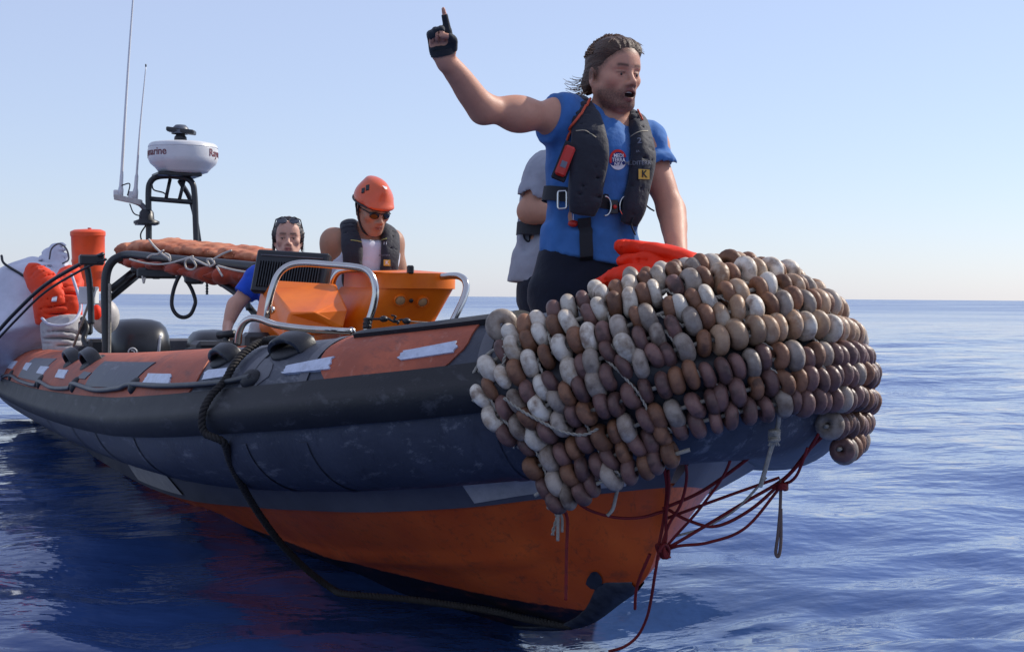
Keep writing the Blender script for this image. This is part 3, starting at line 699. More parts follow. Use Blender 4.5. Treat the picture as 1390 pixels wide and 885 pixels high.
    def cut(s, p, n, k=.004):
        """remove the side that n points to"""
        p, n = np.asarray(p, float), nrm(n)
        X, Y, Z = np.meshgrid(*s.g, indexing='ij'); d = ((X-p[0])*n[0]+(Y-p[1])*n[1]+(Z-p[2])*n[2]).astype(np.float32)
        h = np.maximum(k-np.abs(s.v-d), 0)/k; s.v = np.maximum(s.v, d)+h*h*k*.25; return s
    def wrinkle(s, fn, lo=None, hi=None, out=0.):
        sl, P = s.box(lo if lo is not None else [-99]*3, hi if hi is not None else [99]*3); s.v[sl] += fn(P).astype(np.float32)-out; return s
    def mesh(s):
        v = s.v; ins = v < 0; nx, ny, nz = v.shape
        cnt = np.zeros((nx-1, ny-1, nz-1), np.uint8)
        for dx in (0, 1):
            for dy in (0, 1):
                for dz in (0, 1): cnt += ins[dx:nx-1+dx, dy:ny-1+dy, dz:nz-1+dz]
        act = (cnt > 0) & (cnt < 8); I = np.argwhere(act); n = len(I)
        idx = np.full(act.shape, -1, np.int32); idx[tuple(I.T)] = np.arange(n)
        acc = np.zeros((n, 3)); c = np.zeros(n)
        corners = [(a, b, d) for a in (0, 1) for b in (0, 1) for d in (0, 1)]
        for p in corners:
            for ax in range(3):
                if p[ax]: continue
                q = list(p); q[ax] = 1
                va = v[I[:, 0]+p[0], I[:, 1]+p[1], I[:, 2]+p[2]]; vb = v[I[:, 0]+q[0], I[:, 1]+q[1], I[:, 2]+q[2]]
                m = (va < 0) != (vb < 0); t = np.where(m, va/np.where(m, va-vb, 1), 0)
                for d in range(3):
                    x0 = s.g[d][I[:, d]+p[d]]; x1 = s.g[d][I[:, d]+q[d]]; acc[:, d] += np.where(m, x0+(x1-x0)*t, 0)
                c += m
        V = acc/c[:, None]; F = []
        for ax in range(3):
            sl0 = [slice(1, -1)]*3; sl0[ax] = slice(0, -1); sl1 = [slice(1, -1)]*3; sl1[ax] = slice(1, None)
            a = ins[tuple(sl0)]; b = ins[tuple(sl1)]; E = np.argwhere(a != b)
            if not len(E): continue
            fl = a[tuple(E.T)]; o = [1, 1, 1]; o[ax] = 0; E = E+np.array(o); d1, d2 = [(1, 2), (2, 0), (0, 1)][ax]
            def cell(i, j): q = E.copy(); q[:, d1] -= i; q[:, d2] -= j; return idx[tuple(q.T)]
            Q = np.stack([cell(1, 1), cell(0, 1), cell(0, 0), cell(1, 0)], 1); Q[~fl] = Q[~fl][:, ::-1]; F.append(Q)
        return V, np.vstack(F)
def axis_grid(lo, hi, step, fine=()):
    """grid line positions with finer spacing inside the (a, b, step) intervals"""
    x = [lo]
    while x[-1] < hi:
        st = step
        for a, b, f in fine:
            if a <= x[-1] <= b: st = min(st, f)
            elif x[-1] < a: st = min(st, max(f, (a-x[-1])*.5+f))
        x.append(x[-1]+st)
    return np.array(x)
def smooth_mesh(V, F, it=1, w=.5):
    N = len(V); I = np.concatenate([F[:, i] for i in range(4)]*2); J = np.concatenate([F[:, (i+1) % 4] for i in range(4)]+[F[:, (i+3) % 4] for i in range(4)])
    n = np.maximum(np.bincount(I, minlength=N), 1)[:, None]
    for _ in range(it):
        S = np.stack([np.bincount(I, V[J, c], N) for c in range(3)], 1); V = V*(1-w)+w*S/n
    return V
def field_obj(name, fd, m, parent, col=None, it=1):
    V, F = fd.mesh(); V = smooth_mesh(V, F, it)
    o = mk(name, V, F.astype(np.int32), m, parent)
    if col is not None:
        at_ = o.data.color_attributes.new('Col', 'FLOAT_COLOR', 'POINT'); c = np.ones((len(V), 4), np.float32); c[:, :3] = col(V); at_.data.foreach_set('color', c.ravel())
    return o

_LAT = np.random.RandomState(99).uniform(-1, 1, (32, 32, 32)).astype(np.float32)
def vnoise(P):
    """smooth lattice noise, -1..1"""
    i = np.floor(P).astype(np.int32); f = (P-i).astype(np.float32); f = f*f*(3-2*f); i &= 31; j = (i+1) & 31; o = 0
    for a in (0, 1):
        for b in (0, 1):
            for c in (0, 1):
                o = o+_LAT[(i, j)[a][..., 0], (i, j)[b][..., 1], (i, j)[c][..., 2]]*(f[..., 0] if a else 1-f[..., 0])*(f[..., 1] if b else 1-f[..., 1])*(f[..., 2] if c else 1-f[..., 2])
    return o
def creases(amp, f, stretch=(1, 1, 1), ph=0., rough=.5):
    """cloth relief: sharp folds between soft bulges"""
    st = np.array(stretch, float)
    def fn(P):
        q = P*st*f+ph; q = q+.35*np.stack([vnoise(P*f*.7+ph+k) for k in (3.1, 7.7, 12.9)], -1)
        a = np.abs(vnoise(q)); b = np.abs(vnoise(q*2.1+5.3)); return amp*(.55-1.6*np.minimum(a, .45)+rough*(.3-np.minimum(b, .4)))
    return fn
# ---------------------------------------------------------------- people
M_SKIN = mat('skin', (1, 1, 1), .52, var=.10, scale=45, attr='Col', bump=.0006, bscale=260, spec=.35, sss=.12)
M_EYE = mat('eye_white', srgb(168, 156, 148), .2, var=.05); M_IRIS = mat('iris_dark', srgb(40, 28, 20), .15, var=.1)
def cloth_mat(name, c, var=.2, rough=.85, c2=None, bump=.004, bscale=26, sheen=.15, scale=7): return mat(name, c, rough, var=var, scale=scale, col2=c2, bump=bump, bscale=bscale, sheen=sheen, spec=.25)
def frame_of(front, up=(0, 0, 1)):
    f = nrm(front); r = nrm(np.cross(f, up)); u = np.cross(r, f); return r, f, u       # right hand side of the person, front, up
def build_head(fd, c, front, up, S=1.0, mouth=0.0, k=.012, male=True):
    """head of height .235*S about centre c; returns the local frame"""
    r, f, u = frame_of(front, up); A = np.array([r, f, u]); W = lambda x, y, z: np.asarray(c)+S*(np.array([x, y, z])@A)
    E = lambda p, rad, k=k, mode='add', ax=None: fd.ell(W(*p), np.array(rad)*S, A if ax is None else ax, k*S, mode)
    C = lambda p, q, ra, rb, k=k, mode='add': fd.cone(W(*p), W(*q), ra*S, rb*S, k*S, mode)
    j = 1.0 if male else .92
    E((0, -.012, .036), (.071, .094, .084)); E((0, .012, .01), (.067, .080, .075), .03)
    E((0, .034, -.045), (.051*j, .058, .066), .03)
    for s in (-1, 1):
        C((s*.057*j, .000, -.052), (s*.021*j, .066, -.102), .016, .019, .03)
        E((s*.044, .060, -.022), (.022, .022, .020), .022)           # cheekbone
        C((s*.012, .086, .018), (s*.044, .074, .016), .011, .009, .012)   # brow
    E((0, .072, -.102), (.021*j, .019, .018), .02)                    # chin
    E((0, .062, .045), (.055, .036, .045), .03)                       # forehead
    for s in (-1, 1):
        E((s*.032, .098, -.003), (.020, .020, .0125), .012, 'sub')    # socket
        E((s*.032, .0745, -.004), (.0150, .0150, .0135), .003)        # lids over the ball
        C((s*.017, .0885, .0015), (s*.045, .080, .0005), .0046, .0046, .004)
        C((s*.020, .0865, -.0115), (s*.042, .080, -.0105), .0034, .0034, .005)
    C((0, .090, .008), (0, .112, -.030), .0075, .0095, .012); E((0, .1135, -.034), (.0115, .0115, .0105), .008)
    for s in (-1, 1): E((s*.0135, .1005, -.0385), (.0085, .0110, .0085), .007); E((s*.0075, .108, -.0455), (.004, .006, .004), .003, 'sub')
    E((0, .078, -.062), (.032, .026, .026), .02)                      # muzzle
    o = mouth
    for s in (-1, 1):
        C((0, .1035, -.0605+o*.006), (s*.023, .090, -.066-o*.002), .0058, .0034, .006)
        C((0, .1000, -.0735-o*.017), (s*.023, .0895, -.068-o*.006), .0066, .0034, .006)
    if o > 0: E((0, .098, -.067-o*.006), (.0195, .022, .003+.0085*o), .003, 'sub')
    else: C((-.021, .1015, -.0672), (.021, .1015, -.0672), .0022, .0022, .003, 'sub')
    for s in (-1, 1):                                                 # ears
        eax = np.array([nrm(r*1.0-f*.35*s*1), nrm(f+r*.35*s), u])
        E((s*.076, -.012, -.012), (.0075, .019, .031), .006, 'add', eax); E((s*.0835, -.008, -.010), (.006, .0105, .018), .005, 'sub', eax)
        E((s*.074, -.002, -.038), (.0065, .009, .010), .008)
    return dict(c=np.asarray(c, float), A=A, S=S, r=r, f=f, u=u, W=W)
def head_colors(H, V, base, beard=0., hairc=(.03, .02, .014), brow=True, lips=(.30, .12, .10), mouth=0., beardc=(.06, .04, .03), roots=None):
    q = ((V-H['c'])@H['A'].T)/H['S']; col = np.tile(np.array(base), (len(V), 1)); x, y, z = np.abs(q[:, 0]), q[:, 1], q[:, 2]
    near = (np.linalg.norm(q, axis=1) < .2)
    def blend(m, c): m = np.clip(m*near, 0, 1)[:, None]; return col*(1-m)+np.array(c)*m
    sm = lambda v, a, b: np.clip((v-a)/(b-a), 0, 1)
    # warmer cheeks, nose and ears
    blush = np.exp(-((x-.045)**2/.0006+(z+.03)**2/.0008+(y-.07)**2/.0015))*.18+np.exp(-(x**2/.0003+(z+.035)**2/.0004+(y-.112)**2/.0004))*.2
    col = blend(blush, np.array(base)*[1.03, .86, .82])
    if beard:
        rs = np.random.RandomState(5); nz = .75+.35*rs.rand(len(V))
        jaw = sm(-z, .038, .060)*sm(y, -.005, .02)+np.exp(-((z+.052)**2/.00012))*sm(y, .085, .095)*(x < .032)
        jaw = np.clip(jaw, 0, 1)*sm(-z, .0, .03)*np.where(z < -.115, sm(.135+z, 0, .02), 1)*(1-.6*np.exp(-((x-.035)**2+(z+.045)**2)/.0003))
        col = blend(jaw*beard*nz, beardc)
    lip = np.clip(1.2*np.exp(-(((z+.0615-.006*mouth)/.0055)**2+(x/.020)**4))+1.2*np.exp(-(((z+.074+.017*mouth)/.006)**2+(x/.019)**4)), 0, 1)*(y > .088)
    col = blend(lip*.85, lips)
    if mouth: col = blend(((x < .0185) & (np.abs(z+.067+.006*mouth) < .0025+.008*mouth) & (y > .06) & (y < .0985+.0)).astype(float)*.95, (.035, .008, .008))
    else: col = blend(np.exp(-(((z+.0672)/.0020)**2+(x/.022)**6))*(y > .085)*.8, (.08, .03, .03))
    if roots:
        d = q[:, 1]*.66-q[:, 2]*.75-.0093; nz = .6+.5*np.random.RandomState(3).rand(len(V)); col = blend(sm(.013-d, 0, .013)*.75*nz*(z > -.03)*(q[:, 2] > -.02), roots)
        col = blend(np.exp(-((y-.012)/.012)**2)*sm(x, .055, .062)*sm(q[:, 2], -.045, -.03)*sm(.04-q[:, 2], 0, .02)*.6*nz, roots)
    if brow:
        bz = .0195+.004*np.clip(x/.04, 0, 1)-.10*np.maximum(0, x-.036); b = np.exp(-((z-bz)/.0048)**2)*sm(x, .009, .014)*sm(.052-x, 0, .008)*(y > .05)
        col = blend(b*.85, hairc)
    col = blend(np.exp(-(((z+.0005)/.0030)**2))*sm(x, .016, .020)*sm(.048-x, 0, .004)*(y > .07)*.75, (.03, .02, .015))      # lash line
    col = blend(np.exp(-((z+.014)/.007)**2)*np.exp(-((x-.030)/.013)**2)*(y > .07)*.25, np.array(base)*.55)
    return col
def eyes(H, parent, look=(0, 0)):
    for s in (-1, 1):
        c = H['W'](s*.032, .0760, -.0050); o = MB().ball(c, .0128*H['S'], 10, H['A']).build('eye', M_EYE, parent)
        p = H['W'](s*.032+look[0], .0872, -.0052+look[1]); MB().ball(p, np.array([.0054, .0030, .0054])*H['S'], 8, H['A']).build('iris', M_IRIS, o)
def hand(fd, w, d, n, side, curls, S=1.0, thumb=None, k=.006, spread=.0):
    """hand from wrist w along d, palm normal n; side +1 puts the thumb on d x n"""
    d = nrm(d); n = nrm(n-np.dot(n, d)*d); t = np.cross(d, n)*side; A = np.array([t, d, n])
    P = lambda x, y, z: np.asarray(w)+S*(np.array([x, y, z])@A)
    fd.cone(P(0, -.02, 0), P(0, .02, 0), .026*S, .027*S, .015)
    fd.rbox(P(0, .052, -.002), np.array([.041, .046, .0145])*S, A, .013*S, .015)
    fd.ell(P(.028, .032, .010), np.array([.018, .030, .014])*S, A, .012)       # thumb ball
    fd.ell(P(-.026, .034, .008), np.array([.013, .030, .011])*S, A, .012)
    tips = []
    for i, (x, ln) in enumerate(((.0295, .072), (.0095, .080), (-.0110, .074), (-.0300, .058))):
        c = curls[i]; p = P(x, .094-(.004 if i in (0, 3) else 0)-(.004 if i == 3 else 0), -.002); ang = 0; sp = spread*(1.5-i); pts = [p]; dirv = None
        for m, fr in enumerate((.46, .30, .24)):
            ang += c[m]; dv = d*math.cos(ang)+n*math.sin(ang)+t*sp; p = p+nrm(dv)*ln*fr*S; pts.append(p)
        fd.chain([np.asarray(P(x*.9, .062, -.002))]+pts, [.0095*S, .0098*S, .0088*S, .0080*S, .0068*S], k*.6); tips.append(pts)
    if thumb is None: thumb = [(.034, .030, .006), (.056, .052, .014), (.062, .078, .018), (.060, .098, .022)]
    tp = [P(*q) for q in thumb]; fd.chain(tp, [.0140*S, .0118*S, .0102*S, .0082*S], k); tips.append(tp)
    return tips
RELAX = [(.35, .35, .25)]*4
GRIP = [(1.1, 1.2, .7)]*4
def arm(fd, sh, el, wr, S=1.0, k=.03, m=1.0):
    sh, el, wr = map(np.asarray, (sh, el, wr)); a = el-sh; b = wr-el
    fd.chain([sh, sh+a*.5, el], [.054*S*m, .050*S*m, .041*S], k)
    fd.chain([el, el+b*.25, el+b*.6, wr], [.041*S, .0435*S*m, .037*S, .028*S], .03)
    fd.ell(sh+a*.05, np.array([.057, .057, .062])*S*m, None, .05)
    up = nrm(np.cross(np.cross(a, b), a)) if np.linalg.norm(np.cross(a, b)) > 1e-4 else np.array([0, 0, 1.0]); da, db = nrm(a), nrm(b)
    fd.ell(sh+a*.55+up*.014*S, np.array([.085, .036, .036])*S*m, np.array([da, up, np.cross(da, up)]), .03); fd.ell(el+b*.24-nrm(up-db*(up@db))*.010*S, np.array([.075, .034, .038])*S*m, np.array([db, nrm(up-db*(up@db)), np.cross(db, nrm(up-db*(up@db)))]), .03)
    fd.ell(el-(nrm(da-db))*-.012*S, np.array([.030, .030, .030])*S, None, .02)
def leg(fd, hip, kn, an, toe, S=1.0):
    hip, kn, an = map(np.asarray, (hip, kn, an)); a = kn-hip; b = an-kn
    fd.chain([hip, hip+a*.4, kn], [.094*S, .082*S, .058*S], .04); fd.chain([kn, kn+b*.3, an], [.058*S, .058*S, .038*S], .02)
    fd.chain([an-[0, 0, .03], an-[0, 0, .045]+nrm(toe)*.16], [.042*S, .030*S], .02)
from mathutils.bvhtree import BVHTree
def bvh_of(*objs):
    V, F, k = [], [], 0
    for o in objs:
        b = ORG[o.name]; me = o.data; V += [tuple(np.array(v.co)+b) for v in me.vertices]; F += [tuple(i+k for i in p.vertices) for p in me.polygons]; k = len(V)
    return BVHTree.FromPolygons(V, F)
def hit_px(bv, px, py, off=.0):
    """surface point and normal seen at a photograph pixel"""
    d = nrm(CF+CR*(px-695)/FPX+CU*(442.5-py)/FPX); h = bv.ray_cast(Vector(CAM), Vector(d))
    if h[0] is None: return None, None
    n = np.array(h[1]); n = n if n@d < 0 else -n
    return np.array(h[0])+n*off, n
def drape(o, bv, off=.0015):
    """lay a thin flat piece onto the surface behind it"""
    b = ORG[o.name]
    for v in o.data.vertices:
        p = np.array(v.co)+b; d = nrm(p-CAM); h = bv.ray_cast(Vector(p-d*.25), Vector(d), .6)
        if h[0] is not None: v.co = Vector(np.array(h[0])-d*(off+(.001 if v.co.length > 1e9 else 0))-b)
def px_path(bv, pts, off=.004, n=24):
    out = []; last = None
    for p in spline(np.array([(x, y, 0) for x, y in pts], float), n):
        h, _ = hit_px(bv, p[0], p[1], off)
        if h is not None: out.append(h); last = h
    return np.array(out)
def folds(amp, f1, f2, ph=0.):
    return creases(amp*1.5, f1*.22, (1, 1, .62), ph*3.7, .55)
def body_grid(pts, pad, step, fine):
    P = np.array(pts); lo = P.min(0)-pad; hi = P.max(0)+pad
    return [axis_grid(lo[a], hi[a], step, [(c[a]-r, c[a]+r, st) for c, r, st in fine]) for a in range(3)]
def head_fine(c, st=.0034): return (np.asarray(c), .125, st)
def lifejacket(name, c0, r, f, u, m, parent, sc=1.0, w=.062, narrow=1.0):
    W = lambda x, y, z: c0+sc*(x*r+y*f+z*u)
    pts = [(0, -.095, .160), (.06, -.075, .172), (.098, -.01, .178), (.110, .065, .140), (.106, .128, .055), (.100, .148, -.04), (.094, .150, -.125), (.090, .140, -.185)]
    ws = [.040, .042, .045, .050, w, w*1.02, w, w*.72]; ds = [.024, .025, .027, .028, .029, .030, .028, .020]
    nm = [(0, -.7, .7), (.25, -.5, .8), (.25, .1, .95), (.22, .6, .75), (.25, .93, .3), (.25, .97, .05), (.22, .97, 0), (.2, .95, -.2)]
    fd = Field(*body_grid([W(*p) for p in pts]+[W(-p[0], p[1], p[2]) for p in pts], .10, .0065*sc, []))
    for s in (1, -1):
        secs = []
        for i, p in enumerate(pts):
            a = np.array(pts[max(0, i-1)]); b = np.array(pts[min(len(pts)-1, i+1)]); a = a*[s, 1, 1]; b = b*[s, 1, 1]
            tg = nrm((b-a)[0]*r+(b-a)[1]*f+(b-a)[2]*u); n = nm[i]; nn = nrm(n[0]*s*r+n[1]*f+n[2]*u); nn = nrm(nn-tg*(nn@tg)); sd = np.cross(tg, nn)
            if sd@r < 0: sd = -sd
            nar = narrow if s < 0 and i > 2 else 1.0
            secs.append((W(p[0]*s*(1-.55*(1-nar)), p[1], p[2]), sd, nn, ws[i]*sc*nar, ds[i]*sc))
        fd.loft(secs, k=.02, pw=2.8)
    fd.wrinkle(lambda P: .005*vnoise(P*11+3)+.0025*vnoise(P*26))
    return field_obj(name, fd, m, parent, it=2)
def band(c, r, f, hw, hd, u, h, th, m, name, parent, a0=0, a1=2*pi):
    a = np.linspace(a0, a1, 60); rows = []
    for t in a:
        o = (r*math.cos(t)*hw+f*math.sin(t)*hd); n = nrm(r*math.cos(t)/hw+f*math.sin(t)/hd); p = c+o
        rows.append([p-u*h/2, p-u*h/2+n*th, p+u*h/2+n*th, p+u*h/2])
    return auto(MB().grid(np.array(rows), cv=True).build(name, m, parent), 40)
def strands(H, parent, m, roots, r0=.0009, n=10, name='hair_strands'):
    mb = MB()
    for P in roots: mb.tube(np.array([H['W'](*p) for p in P]), np.linspace(r0, r0*.4, len(P))*H['S'], 4, caps=False)
    return mb.build(name, m, parent)
M_JKT = cloth_mat('lifejacket_cover', srgb(44, 46, 56), .35, .7, bump=.003, bscale=60)
M_WEB = mat('webbing', srgb(32, 33, 40), .75, var=.3, scale=60, bump=.001, bscale=300)
M_GOLD = mat('gold_badge', srgb(206, 166, 62), .5, var=.1); M_INK = mat('black_ink', srgb(20, 20, 24), .6, var=.1); M_GREYINK = mat('grey_print', srgb(112, 116, 128), .7, var=.1)
M_PIPE = mat('pale_piping', srgb(186, 176, 150), .6, var=.1); M_REDPL = mat('red_plastic', srgb(196, 44, 34), .4, var=.2); M_WHITEINK = mat('white_print', srgb(226, 228, 232), .7, var=.05)
M_HAIR = mat('brown_hair', srgb(88, 66, 52), .5, var=.45, scale=30, stretch=(1, 1, 4), bump=.004, bscale=90, spec=.4)
M_HAIRL = mat('light_brown_hair', srgb(146, 112, 86), .5, var=.65, scale=60, spec=.4)
M_HAIRDK = mat('dark_hair', srgb(60, 45, 38), .45, var=.4, scale=30, bump=.003, bscale=90)
M_TEE = cloth_mat('blue_cotton', srgb(66, 116, 180), .25); M_PANTS = cloth_mat('navy_trousers', srgb(24, 28, 44), .3)
M_TEEG = cloth_mat('grey_cotton', srgb(160, 162, 172), .2); M_TANK = cloth_mat('white_cotton', srgb(214, 218, 230), .12); M_TEEB = cloth_mat('royal_blue_cotton', srgb(38, 84, 200), .2)

# ---- the man standing in the bow, calling and pointing upwards
def standing_man():
    fB = cdir(.42, -.9); r, f, _ = frame_of(fB); hips = at(788, 398, 4.62); neck = at(829, 163, 4.62); u = nrm(neck-hips)
    r = nrm(r-u*(r@u)); f = np.cross(u, r); f = f if f@fB > 0 else -f
    root = thing('person', (hips[0], hips[1], .30), 'man in blue t-shirt and black lifejacket standing in the bow, pointing upwards with gloved hand', 'person')
    S = [(hips, r, f, .162, .116), (at(800, 335, 4.62), r, f, .135, .102), (at(807, 285, 4.61), r, f, .142, .110), (at(813, 228, 4.60), r, f, .158, .116), (at(818, 193, 4.61), r, f, .165, .100), (at(823, 170, 4.62), r, f, .105, .075)]
    hc = at(831, 102, 4.57); hf = cdir(.55, -.83, -.04)
    shR, elR, wrR = at(762, 162, 4.52), at(657, 148, 4.34), at(603, 79, 4.19); shL, elL, wrL = at(880, 197, 4.70), at(911, 286, 4.60), at(921, 350, 4.40)
    hR, hL = at(768, 405, 4.58), at(812, 408, 4.68)
    kR = np.array([hR[0]+.10, hR[1]-.05, .68]); kL = np.array([hL[0]+.10, hL[1]+.05, .68]); aR = np.array([hR[0]-.0, hR[1]-.05, .385]); aL = np.array([hL[0]-.0, hL[1]+.05, .385])
    dR = at(594, 34, 4.16)-wrR; tips0 = at(599, 5, 4.1)
    fine = [head_fine(hc), (at(596, 45, 4.16), .09, .0036), (at(640, 125, 4.27), .14, .0055)]
    fd = Field(*body_grid([hips, hc, wrR, tips0, elL, wrL+[0, 0, -.15], aR, aL, hc+[0, 0, .15]], .13, .0085, fine))
    fd.loft(S, k=.05)
    fd.chain([at(823, 172, 4.62), at(828, 150, 4.60), hc+[0, 0, -.05]], [.068, .060, .058], .03)
    fd.cone(at(823, 172, 4.62), shR, .055, .050, .05); fd.cone(at(823, 172, 4.62), shL, .055, .050, .05)
    arm(fd, shR, elR, wrR, 1.0, .05, .87); arm(fd, shL, elL, wrL, 1.0, .05, .90)
    fd.ell(elR+nrm(shR-elR)*.13-np.array([0, 0, .010]), (.06, .05, .043), None, .05)
    leg(fd, hR, kR, aR, fB); leg(fd, hL, kL, aL, fB)
    FIST = [(0., .06, .03), (1.45, 1.65, .9), (1.5, 1.65, .9), (1.5, 1.6, .9)]; TH = [(.034, .030, .006), (.042, .056, .024), (.026, .074, .042), (.006, .080, .046)]
    tips = hand(fd, wrR, dR, -CF, 1, FIST, .86, TH)
    dL = nrm(at(928, 372, 4.27)-wrL); hand(fd, wrL, dL, np.array([0, 0, -1.0])+CF*.2, 1, RELAX)
    H = build_head(fd, hc, hf, (0.02, 0, 1), .97, mouth=.8)
    base = srgb(204, 148, 122)
    body = field_obj('body', fd, M_SKIN, root, lambda V: head_colors(H, V, base, beard=.8, hairc=srgb(48, 34, 26), mouth=.8, beardc=srgb(70, 50, 42), roots=srgb(76, 56, 44)))
    eyes(H, root, look=(-.002, -.001)); MB().tube(np.array([H['W'](x_, .0925-.9*x_*x_*18, -.0645) for x_ in np.linspace(-.013, .013, 9)]), .0026, 6).build('teeth', mat('teeth', srgb(206, 198, 186), .3), root)
    # glove: same fist a little thicker, open at the finger ends
    g = Field(*body_grid([wrR+dR*.0, at(596, 5, 4.1), at(590, 40, 4.16)], .075, .0036, [])); hand(g, wrR, dR, -CF, 1, FIST, .86, TH); g.v -= .0028
    g.cut(wrR+nrm(dR)*.012, -dR)
    for i, tp in enumerate(tips): e = tp[-1]; a = tp[-2]; g.cone(e+(e-a)*.3, a+(e-a)*(.72 if i == 0 else .45), .0135, .0135, .003, 'sub')
    field_obj('glove', g, cloth_mat('glove_black', srgb(40, 46, 54), .35, .8, bump=.002, bscale=90), root)
    band(wrR+nrm(dR)*.018, nrm(CR-nrm(dR)*(CR@nrm(dR))), nrm(np.cross(dR, CR)), .034, .030, nrm(dR), .018, .004, M_WEB, 'glove_cuff', root)
    # t-shirt
    t = Field(*body_grid([hips, shR, shL, neck, at(740, 150, 4.4), at(908, 225, 4.7)], .20, .0072, []))
    t.loft(S, k=.05, extra=.009); t.loft([(at(795, 352, 4.62), r, f, .158, .120), (at(800, 320, 4.62), r, f, .150, .118)], k=.03, extra=.004)
    t.cone(at(823, 176, 4.62), shR, .062, .066, .04); t.cone(at(823, 176, 4.62), shL, .062, .066, .04)
    t.cone(shR, shR+(elR-shR)*.30, .066, .064, .03); t.cone(shL, shL+(elL-shL)*.32, .068, .064, .03)
    t.wrinkle(creases(.024, 6.5, (1, 1, .55), 1.3, .4), out=.008); t.wrinkle(creases(.010, 17, (1, 1, .6), 4.1, .5), out=.003)
    t.cut(shR+(elR-shR)*.17+[0, 0, .0], (elR-shR)+[0, 0, .06]); t.cut(at(797, 355, 4.62), -u);
    sl = nrm(elL-shL); pL = shL+(elL-shL)*.25
    t.cone(pL+sl*.075, pL+sl*.2, .075, .09, .004, 'sub')
    t.ell(at(829, 158, 4.60), (.075, .075, .062), None, .01, 'sub')
    tee = field_obj('t_shirt', t, M_TEE, root, it=2)
    # trousers
    p = Field(*body_grid([hips, aR, aL, kR, kL], .16, .010, []))
    p.loft([(at(784, 420, 4.62), r, f, .165, .125), (hips, r, f, .176, .128), (at(797, 348, 4.62), r, f, .158, .118)], k=.03)
    leg(p, hR, kR, aR, fB, 1.18); leg(p, hL, kL, aL, fB, 1.18); p.cut([0, 0, .36], (0, 0, -1)); p.cut(at(797, 350, 4.62), u); p.wrinkle(folds(.006, 40, 30, 1), out=0.0033000000000000004)
    field_obj('trousers', p, M_PANTS, root, it=2)
    for a in (aR, aL): MB().ball(a+f*.055-[0, 0, .045], (.05, .13, .042), 12, np.array([r, f, [0, 0, 1]])).build('shoe', M_BLACK, root)
    # hair tied back with loose strands
    h = Field(*body_grid([hc], .19, .0042, [])); A = H['A']; s = H['S']; W = H['W']
    h.ell(W(0, -.008, .040), np.array([.080, .098, .090])*s, A, .02); h.ell(W(0, .045, .088), np.array([.056, .042, .030])*s, A, .02)
    h.ell(W(.045, .03, .075), np.array([.034, .052, .035])*s, A, .02); h.ell(W(-.045, .03, .075), np.array([.034, .052, .035])*s, A, .02)
    h.ell(W(0, -.092, .000), np.array([.034, .030, .036])*s, A, .02)
    for q_ in (-1, 1): h.ell(W(q_*.050, -.050, -.028), np.array([.027, .040, .046])*s, A, .025)
    def hw(P):
        q = ((P-hc)@A.T)/s; th = np.arctan2(q[..., 0], q[..., 2]+.02); return .0012*np.sin(th*31+6*q[..., 1]*8+2*np.sin(th*5))+.0010*np.sin(th*70+q[..., 1]*40)
    h.wrinkle(hw); h.cut(W(0, .080, .058), nrm(A[1]*.66-A[2]*.75), .008)
    h.ell(W(0, .118, .030), np.array([.046, .070, .036])*s, A, .012, 'sub')
    field_obj('hair', h, M_HAIR, root, it=1)
    rg = np.random.RandomState(2); L = []
    for i in range(640):
        a = rg.uniform(-1.35, 1.35); y0 = .064-.05*abs(a)**1.5+rg.uniform(-.06, .008); R0 = 1.0+rg.uniform(0, .035)
        pts_ = []
        for tt in np.linspace(0, 1, 13):
            y = y0*(1-tt)-.100*tt; rr = math.sqrt(max(.05, 1-((y+.008)/.101)**2)); an = a*(1-.55*tt); lift = .004*math.sin(pi*tt)*rg.uniform(-.3, 1.5)
            wv = .0035*math.sin(tt*11+i*1.7)+.002*math.sin(tt*23+i); an += .05*math.sin(tt*9+i*.9); pts_.append((math.sin(an)*(.0805*rr*R0+lift+wv), y, .040*(1-tt)+.01*tt+math.cos(an)*(.0905*rr*R0+lift+wv)))
        L.append(pts_)
    for i in range(34):     # wisps blowing off behind the ear
        b = np.array([.068+rg.uniform(-.008, .006), -.062+rg.uniform(-.02, .02), -.035+rg.uniform(-.03, .03)]); q = [b]
        v = np.array([rg.uniform(.1, .5), -.5, rg.uniform(-.9, -.2)]); n_ = rg.randint(3, 9)
        for k_ in range(n_): v = nrm(v)+np.array([.10, -.03, .16+rg.uniform(-.08, .10)]); q.append(q[-1]+nrm(v)*rg.uniform(.006, .011))
        if len(q) > 2: L.append(q)
    for i in range(22):
        a = rg.uniform(-1.1, 1.1); b = np.array([math.sin(a)*.066, .066-.03*abs(a), .040+math.cos(a)*.072]); q = [b]; v = np.array([math.sin(a)*.8, .4, .6])
        for k_ in range(6): v = v+np.array([math.sin(a)*.3, .1, -.35+rg.uniform(-.1, .2)]); q.append(q[-1]+nrm(v)*.007)
        L.append(q)
    strands(H, root, M_HAIRL, L, .00125)
    # lifejacket
    c0 = at(809, 222, 4.60); jk = lifejacket('lifejacket', c0, r, f, u, M_JKT, root, narrow=.76, w=.058)
    bv = bvh_of(jk); bt = bvh_of(tee); bb = bvh_of(jk, tee)
    band(at(805, 276, 4.61), r, f, .168, .132, u, .046, .005, M_WEB, 'waist_belt', root)
    b3 = bvh_of(jk, tee, bpy.data.objects[[o.name for o in root.children if o.name.startswith('waist_belt')][0]])
